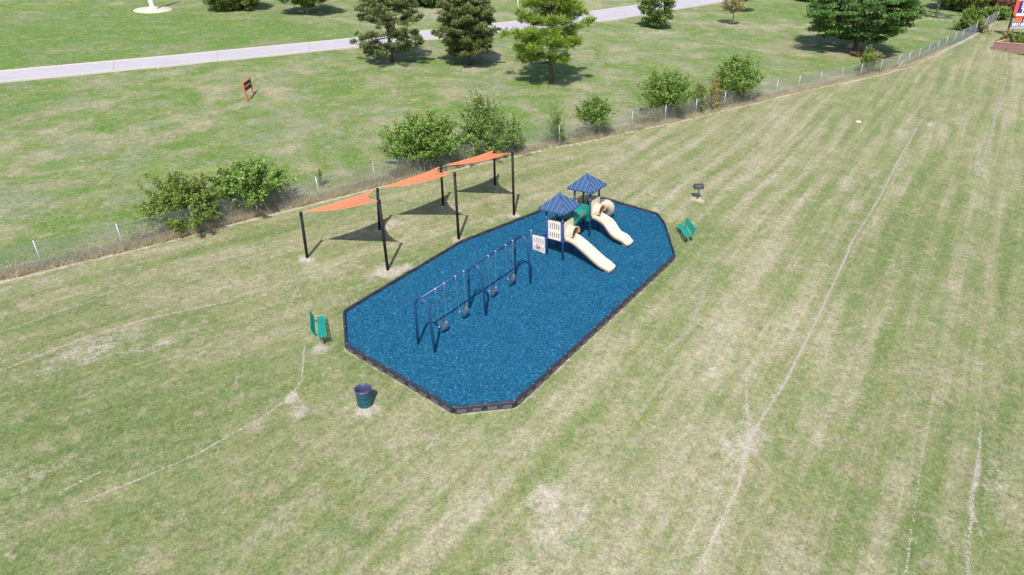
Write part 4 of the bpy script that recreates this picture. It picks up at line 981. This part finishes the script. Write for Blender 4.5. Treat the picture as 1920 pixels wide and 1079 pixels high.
# low weedy scrub: grey-green, with yellow-brown bits
parts = {'grey': [], 'yellow': []}
for (xa, ya, xb, yb, hh, dn, k_) in [(250, 462, 330, 445, .5, 5, 'grey'), (300, 450, 560, 388, .95, 34, 'grey'), (330, 440, 430, 418, .7, 9, 'yellow'), (455, 411, 500, 400, .9, 9, 'yellow'), (540, 392, 585, 380, .4, 2, 'grey'), (740, 342, 985, 286, 1.15, 34, 'grey'), (770, 335, 840, 319, .8, 8, 'yellow'), (1085, 268, 1155, 252, .9, 9, 'grey'), (1030, 277, 1070, 269, .6, 3, 'grey'),
                                   (1205, 240, 1310, 217, 1.1, 18, 'grey'), (1230, 236, 1270, 226, .9, 5, 'yellow'), (1310, 217, 1420, 190, .8, 12, 'grey'), (1370, 202, 1400, 195, .9, 4, 'yellow'), (1425, 189, 1435, 186, .9, 2, 'grey'), (1615, 148, 1650, 140, .7, 5, 'yellow'), (0, 527, 250, 466, .30, 3, 'grey'), (640, 367, 740, 342, .4, 3, 'grey')]:
    a0, b0 = at(xa, ya), at(xb, yb); m_ = dn * 800
    f_ = rg.random(m_); cl = np.floor(f_ * dn * 1.5) * 12.9898; jx = np.sin(cl) * .35
    of = rg.gamma(2.2, .26, m_) + .02 + np.abs(jx) * .4; x = a0.x + (b0.x - a0.x) * f_ - .57 * of + rg.normal(0, .05, m_); y = a0.y + (b0.y - a0.y) * f_ + .82 * of
    z = rg.beta(1.0, 2.0, m_) * 1.15 * hh * (.75 + .5 * np.sin(cl * 1.7)) * np.exp(-np.maximum(of - .8, 0)); z = np.abs(z) + .03
    parts[k_].append(np.stack([x, y, gz(x, y) + z], -1))
for k_ in parts:
    V, F, T = leaves(np.concatenate(parts[k_]), .095, rg, elong=1.9); o = link('undergrowth', npmesh('undergrowth', V, F, LM[k_], T)); tag(o, kind='stuff')

# ------------------------------------------------------------------ trees
def treebase(px, py, label, name, group=None, cat='tree'):
    p = at(px, py); p.z = gz(p.x, p.y); return empty(name, p, label=label, cat=cat, group=group)
def pine(px, py, R_, H_, lm, label, seed, clear=1.2, puff=.34, levels=16, per=34, needle=.17, open_=.0, shape=1.0, tips=7, thin=2.6, wf=.22):
    rg = np.random.default_rng(seed); t = treebase(px, py, label, 'pine_tree', 'pines on the far side of the fence'); tr = MB()
    tp = [(rg.normal(0, .03) * k, rg.normal(0, .03) * k, H_ * k / 8 - (.2 if k == 0 else 0)) for k in range(9)]
    tr.tube(tp, [.20 * (1 - k / 8.6) * H_ / 9 + .01 for k in range(9)], 9); P = []; O_ = []; T_ = []
    for l in range(levels):
        z = clear + (H_ - clear) * (l / levels) ** .92; f_ = (z - clear) / (H_ - clear)
        prof = (1 - f_ ** 1.5) ** .75 * (.70 + .30 * min(1, f_ * 4)) * shape
        nb = 8 if f_ < .8 else 5
        for k in range(nb):
            if rg.random() < open_: continue
            a = 2 * pi * (k + rg.uniform(-.4, .4)) / nb + l * 1.1; r = R_ * prof * rg.uniform(.72, 1.12); rise = r * rg.uniform(.05, .30) + .25 * f_
            s = np.array([tp[min(8, int(z / H_ * 8))][0], tp[min(8, int(z / H_ * 8))][1], z]); e = s + np.array([cos(a) * r, sin(a) * r, rise]); mid = s * .45 + e * .55 - np.array([0, 0, r * .07])
            tr.tube([s, mid, e], [.05, .035, .015], 5, caps=False)
            nc = int(tips * (r / R_) + 2)
            for j in range(nc):
                uu = rg.uniform(.35, 1.05); c_ = (1 - uu) ** 2 * s + 2 * uu * (1 - uu) * mid + uu ** 2 * e + np.array([-sin(a), cos(a), 0]) * rg.normal(0, .22 * r * (1.15 - uu) + .12) + np.array([0, 0, rg.uniform(-.05, .22)])
                dirs = rg.normal(size=(per, 3)); dirs[:, 2] = np.abs(dirs[:, 2]) * .9 + .1; dirs += np.array([cos(a), sin(a), 0]) * .45; dirs /= np.linalg.norm(dirs, axis=1)[:, None]
                pf = puff * rg.uniform(.7, 1.25)
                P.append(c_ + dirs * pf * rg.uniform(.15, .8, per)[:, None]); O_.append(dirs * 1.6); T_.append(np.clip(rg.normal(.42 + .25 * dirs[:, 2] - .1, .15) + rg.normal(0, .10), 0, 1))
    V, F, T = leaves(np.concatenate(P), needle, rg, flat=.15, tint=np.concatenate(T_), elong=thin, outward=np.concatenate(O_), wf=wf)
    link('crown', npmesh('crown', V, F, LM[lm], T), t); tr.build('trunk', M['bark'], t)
pine(735, 116, 4.4, 8.6, 'pine_dark', 'dark open-limbed pine, leftmost of the three by the road', 51, clear=.9, open_=.30, levels=12, tips=10, puff=.44, needle=.18, per=80)
pine(880, 122, 3.2, 8.8, 'pine_dark', 'dense dark pine in the middle, standing before the road', 52, clear=.9, levels=16, tips=11, puff=.44, needle=.18, shape=1.08, per=80)
pine(1033, 156, 4.3, 9.6, 'pine_light', 'bright yellow-green pine, nearest of the three pines', 53, clear=1.9, open_=.22, levels=10, tips=8, puff=.55, needle=.27, per=90, thin=3.2, wf=.11)
def broad(px, py, R_, H_, lm, label, seed, name='tree', clear=1.2, n_limb=9, clumps=150, per=60, leaf=.2, cr=.55, bark='bark', zsq=.75, trunk_r=.16, skirt=.0, group=None, branchy=1):
    rg = np.random.default_rng(seed); per = int(per * 1.5); clumps = int(clumps * 1.25); leaf *= 1.25; t = treebase(px, py, label, name, group); tr = MB(); tr.tube([(0, 0, -.2), (.03, 0, clear * .6), (0.05, .02, clear * 1.25)], [trunk_r * 1.25, trunk_r, trunk_r * .85], 9, caps=False)
    cz = clear + (H_ - clear) * .45; P = []; T_ = []
    fork = np.array([.05, .02, clear * 1.1])
    limbs = []
    for k in range(n_limb):
        a = 2 * pi * k / n_limb + rg.uniform(-.3, .3); el = rg.uniform(.15, 1.2); e = np.array([cos(a) * cos(el) * R_ * .85, sin(a) * cos(el) * R_ * .85, clear + (H_ - clear) * (.15 + .75 * sin(el) ** 1.1)])
        mid = (fork + e) / 2 + np.array([0, 0, .2]); limbs.append((fork, mid, e)); tr.tube([fork, mid, e], [trunk_r * .55, trunk_r * .33, .03], 6, caps=False)
        for _ in range(4 * branchy):
            uu = rg.uniform(.35, .9); s = (1 - uu) ** 2 * fork + 2 * uu * (1 - uu) * mid + uu ** 2 * e; e2 = s + rg.normal(size=3) * R_ * .22 + np.array([0, 0, R_ * .1]); tr.tube([s, (s + e2) / 2 + np.array([0, 0, .1]), e2], [.04, .025, .012], 4, caps=False)
    for k in range(clumps):
        v = rg.normal(size=3); v /= np.linalg.norm(v); rr_ = rg.uniform(.55, 1.0) ** .6
        lob = 1 + .16 * sin(3 * atan2(v[1], v[0]) + seed) + .10 * sin(5 * atan2(v[1], v[0]) + 2 * seed)
        zc = v[2] * rr_; c_ = np.array([v[0] * rr_ * R_ * lob, v[1] * rr_ * R_ * lob, cz + (zc * (H_ - cz) if zc > 0 else zc * (cz - clear) * (1 + skirt))])
        if zc < -.2: c_[:2] *= .95
        m_ = int(per * rg.uniform(.6, 1.3)); dd = rg.normal(size=(m_, 3)); dd /= np.linalg.norm(dd, axis=1)[:, None]; dd[:, 2] = dd[:, 2] * .6 + .1
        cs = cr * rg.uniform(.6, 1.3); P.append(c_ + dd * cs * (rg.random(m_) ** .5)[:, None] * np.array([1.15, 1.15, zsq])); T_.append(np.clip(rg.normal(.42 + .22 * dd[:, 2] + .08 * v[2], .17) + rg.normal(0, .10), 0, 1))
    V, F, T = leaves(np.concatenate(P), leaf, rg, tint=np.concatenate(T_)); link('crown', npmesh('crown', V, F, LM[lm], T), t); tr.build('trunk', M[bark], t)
    return t
broad(1601, 97, 6.0, 8.5, 'oak', 'spreading dark green oak beside the fence, upper right', 61, 'oak_tree', 1.5, 13, 250, 130, .23, .85, trunk_r=.24, skirt=.15, zsq=.38)
broad(1231, 52, 2.1, 5.2, 'willow', 'compact oval green tree standing between road and oak', 62, 'tree', .5, 7, 130, 60, .2, .5, trunk_r=.09, skirt=.3)
broad(1373, 47, 1.35, 4.2, 'yellow', 'slim young tree with thin reddish-green crown', 63, 'young_tree', 1.5, 6, 36, 40, .17, .42, trunk_r=.06)
broad(1391, 22, 2.3, 4.2, 'willow', 'young green tree behind the slim reddish one', 64, 'young_tree', 1.5, 6, 60, 40, .2, .5, trunk_r=.07)
broad(440, 17, 4.0, 5.2, 'shrub_olive', 'low bushy tree at the top edge, right of the white pole', 65, 'tree', .5, 10, 220, 60, .22, .55, trunk_r=.12, skirt=.5)
broad(577, 26, 3.9, 5.6, 'shrub_olive', 'round-crowned tree at the top edge with its trunk showing', 66, 'tree', 1.4, 10, 220, 60, .22, .55, bark='palebark', trunk_r=.13, skirt=.3)
broad(1754, 34, 4.4, 6.0, 'willow', 'thin-leaved tree with a forked pale trunk, upper right', 67, 'tree', 2.6, 9, 60, 36, .22, .6, bark='palebark', trunk_r=.15, branchy=2)
broad(1803, 20, 4.6, 5.2, 'shrub_olive', 'dense olive tree behind the far fence, top right', 68, 'tree', .9, 9, 220, 60, .28, .7, skirt=.3)
broad(1838, 4, 4.0, 4.6, 'pine_dark', 'dark tree at the top edge behind the olive tree', 69, 'tree', .9, 8, 130, 55, .28, .7, skirt=.3)
broad(1888, 27, 6.0, 6.6, 'red', 'reddish-brown half-bare tree behind the roadside sign', 70, 'tree', 1.0, 12, 200, 44, .24, .7, skirt=.3, branchy=2)
broad(1868, 36, 1.8, 1.8, 'shrub_dark', 'small dark bush at the end of the fence under the reddish tree', 71, 'shrub', .1, 6, 60, 50, .22, .45, trunk_r=.05)
for i, (px, py, R_, lab) in enumerate([(775, 10, 2.8, 'dark hedge bush at the top edge, left one of three behind the pines'), (812, 11, 3.0, 'dark hedge bush at the top edge, middle one of three behind the pines'), (852, 8, 2.8, 'dark hedge bush at the top edge, right one of three behind the pines'), (1515, 2, 2.4, 'low dark bush just showing at the top edge left of the oak'), (1655, 8, 4.0, 'dark green bush behind the crown of the oak')]):
    broad(px, py, R_, 3.2, 'oak', lab, 80 + i, 'hedge_bush', .1, 7, 120, 60, .24, .55, trunk_r=.08, skirt=.1)
broad(1640, 118, .9, 1.1, 'yellow', 'small rusty-leaved shrub under the oak', 90, 'shrub', .1, 6, 26, 50, .14, .3, trunk_r=.03)
broad(1612, 104, 1.1, .5, 'red', 'pinkish low shrub at the foot of the oak trunk', 91, 'shrub', .05, 6, 22, 50, .14, .3, trunk_r=.03)

# ------------------------------------------------------------------ small roadside things
# faded red board sign
a = at(463, 190); c_ = at(474, 175.5); a.z = gz(a.x, a.y); c_.z = gz(c_.x, c_.y); t = empty('wooden_sign', a, label='red post sign with two dark boards in the meadow', cat='sign')
d = c_ - a; dxy = Vector((d.x, d.y, 0)); l_ = dxy.length; dxy.normalize(); Mx = Matrix((dxy, ZV.cross(dxy), ZV)).transposed().to_4x4()
for x_, zz in ((0, 0), (l_, d.z)): MB().box(x_ - .06, x_ + .06, -.06, .06, zz - .2, zz + 1.5, M=Mx).build('post', M['redwood'], t)
for z_ in (.66, 1.06): MB().box(.06, l_ - .06, -.02, .02, z_ + d.z / 2, z_ + .27 + d.z / 2, M=Mx).build('board', M['darkboard'], t)
for z_ in (.94, 1.34): MB().box(.06, l_ - .06, -.035, .035, z_ + d.z / 2, z_ + .045 + d.z / 2, M=Mx).build('trim', M['redwood'], t)
# white pole on a round pad
a = at(287, 19); a.z = gz(a.x, a.y); t = empty('white_pole', a, label='thick white pole on a round concrete pad, top left', cat='pole')
b = MB(); b.lathe([(0, .10), (2.3, .08), (2.4, 0), (2.4, -.3)], 36); 
sh = b.build('pad', M['concrete'], t); sh.rotation_euler = (math.atan(GY), math.atan(-GX), 0)
MB().lathe([(.0, .30), (.62, .30), (.66, .25), (.66, .0)], 24).build('footing', M['whitepaint'], t)
MB().lathe([(.36, .28), (.30, .7), (.27, 2.0), (.22, 9.0), (0, 9.02)], 20).build('shaft', M['whitepaint'], t)
# thin pale pole by the road
a = at(972, 29); a.z = gz(a.x, a.y); o = MB().tube([(0, 0, -.3), (-.03, 0, 3.3)], .05, 8).build('marker_pole', M['whitepaint']); o.location = a; tag(o, 'thin pale pole beside the road between two pines', 'pole')
MB().box(-.35, .30, -.02, .02, 2.5, 3.2).build('sign_plate', M['signblue'], o)
# roadside sign in its brick planter
pf = [at(1860, 92), at(1889, 98)]
pa = pf[0]; pa.z = gz(pa.x, pa.y); dx = (pf[1] - pf[0]); dx.z = 0; dx.normalize(); dy = ZV.cross(dx)
t = empty('brick_planter', pa, atan2(dx.y, dx.x), 'low brick planter bed around the roadside sign', 'planter')
def pw(x0, x1, y0, y1):
    MB().box(x0, x1, y0, y1, -.3, .80).build('brick_wall', M['brick'], t); MB().box(x0 - .03, x1 + .03, y0 - .03, y1 + .03, .803, .88).build('coping', M['cap'], t)
pw(0, 5.2, 0, .35); pw(0, .35, .42, 3.4); pw(4.85, 5.2, .42, 3.4); pw(0, 5.2, 3.47, 3.8)
MB().box(.36, 4.84, .36, 3.46, .3, .62).build('soil', M['concrete'], t)
sg = at(1887, 68, 0); sgz = gz(sg.x, sg.y)
S_ = empty('roadside_sign', (sg.x, sg.y, sgz), rad(-12), 'tall red, white and blue roadside sign cut off by the picture edge', 'sign')
for x_ in (0, 5.0): MB().box(x_ - .09, x_ + .09, -.09, .09, -.3, 4.4).build('post', M['blackiron'], S_)
MB().box(.11, 4.9, -.14, .10, .95, 1.30).build('lower_board', M['signgrey'], S_)
MB().box(.11, 4.9, -.18, -.145, 1.33, 1.78).build('letter_strip', M['signblue'], S_)
MB().box(.45, 1.25, -.18, -.10, 1.85, 2.4).build('orange_square', M['signorange'], S_)
MB().box(1.28, 4.9, -.18, -.10, 1.85, 2.4).build('price_panel', M['signblue'], S_)
b = MB()
def rr_box(b, x0, x1, z0, z1, r, y0, y1):
    pts = []
    for cx, cz, a0 in ((x1 - r, z1 - r, 0), (x0 + r, z1 - r, pi / 2), (x0 + r, z0 + r, pi), (x1 - r, z0 + r, 3 * pi / 2)):
        for k in range(6): a_ = a0 + pi / 2 * k / 5; pts.append((cx + r * cos(a_), cz + r * sin(a_)))
    n = len(pts); b.add([(x, y0, z) for x, z in pts] + [(x, y1, z) for x, z in pts], [tuple(range(n)), tuple(range(2 * n - 1, n - 1, -1))] + [(k, (k + 1) % n, n + (k + 1) % n, n + k) for k in range(n)])
rr_box(b, -.05, 5.05, 2.5, 5.0, .6, -.16, .12); b.build('cabinet', M['signred'], S_)
b = MB(); rr_box(b, .35, 4.8, 2.62, 2.92, .1, -.20, -.161); b.build('white_band', M['signwhite'], S_)
b = MB(); rr_box(b, .0, 5.0, 4.6, 5.12, .25, -.20, -.161); b.build('white_band', M['signwhite'], S_)
MB().box(.38, 4.7, -.19, -.161, 3.0, 4.45).build('blue_field', M['signblue'], S_)
for k in range(3): MB().box(.75, 4.6, -.215, -.191, 3.72 + k * .24, 3.84 + k * .24).build('white_stripe', M['signwhite'], S_)
def text(s, size, loc, m, parent, name='lettering'):
    cu = bpy.data.curves.new(name, 'FONT'); cu.body = s; cu.size = size; cu.extrude = .01; cu.offset = size * .02
    o = bpy.data.objects.new(name, cu); C.objects.link(o); dg = bpy.context.evaluated_depsgraph_get(); me = bpy.data.meshes.new_from_object(o.evaluated_get(dg)); bpy.data.objects.remove(o)
    me.materials.clear(); me.materials.append(m); q = link(name, me, parent); q.location = loc; q.rotation_euler = (pi / 2, 0, 0); return q
text('TI', .85, (.75, -.205, 3.02), M['signwhite'], S_); text('6.', .62, (1.45, -.195, 1.88), M['signwhite'], S_); text('8031:884', .5, (.2, -.195, 1.37), M['signwhite'], S_)
shrub(1888, 80, 2.2, 1.3, 'yellow', 'yellow-green plant inside the brick planter below the sign', 95, 40, .14, 50, back=0, group='plants around the brick planter')
shrub(1903, 96, 3.0, 1.7, 'shrub_olive', 'dark leafy plant in front of the brick planter at the right edge', 96, 60, .15, 60, back=0, group='plants around the brick planter')
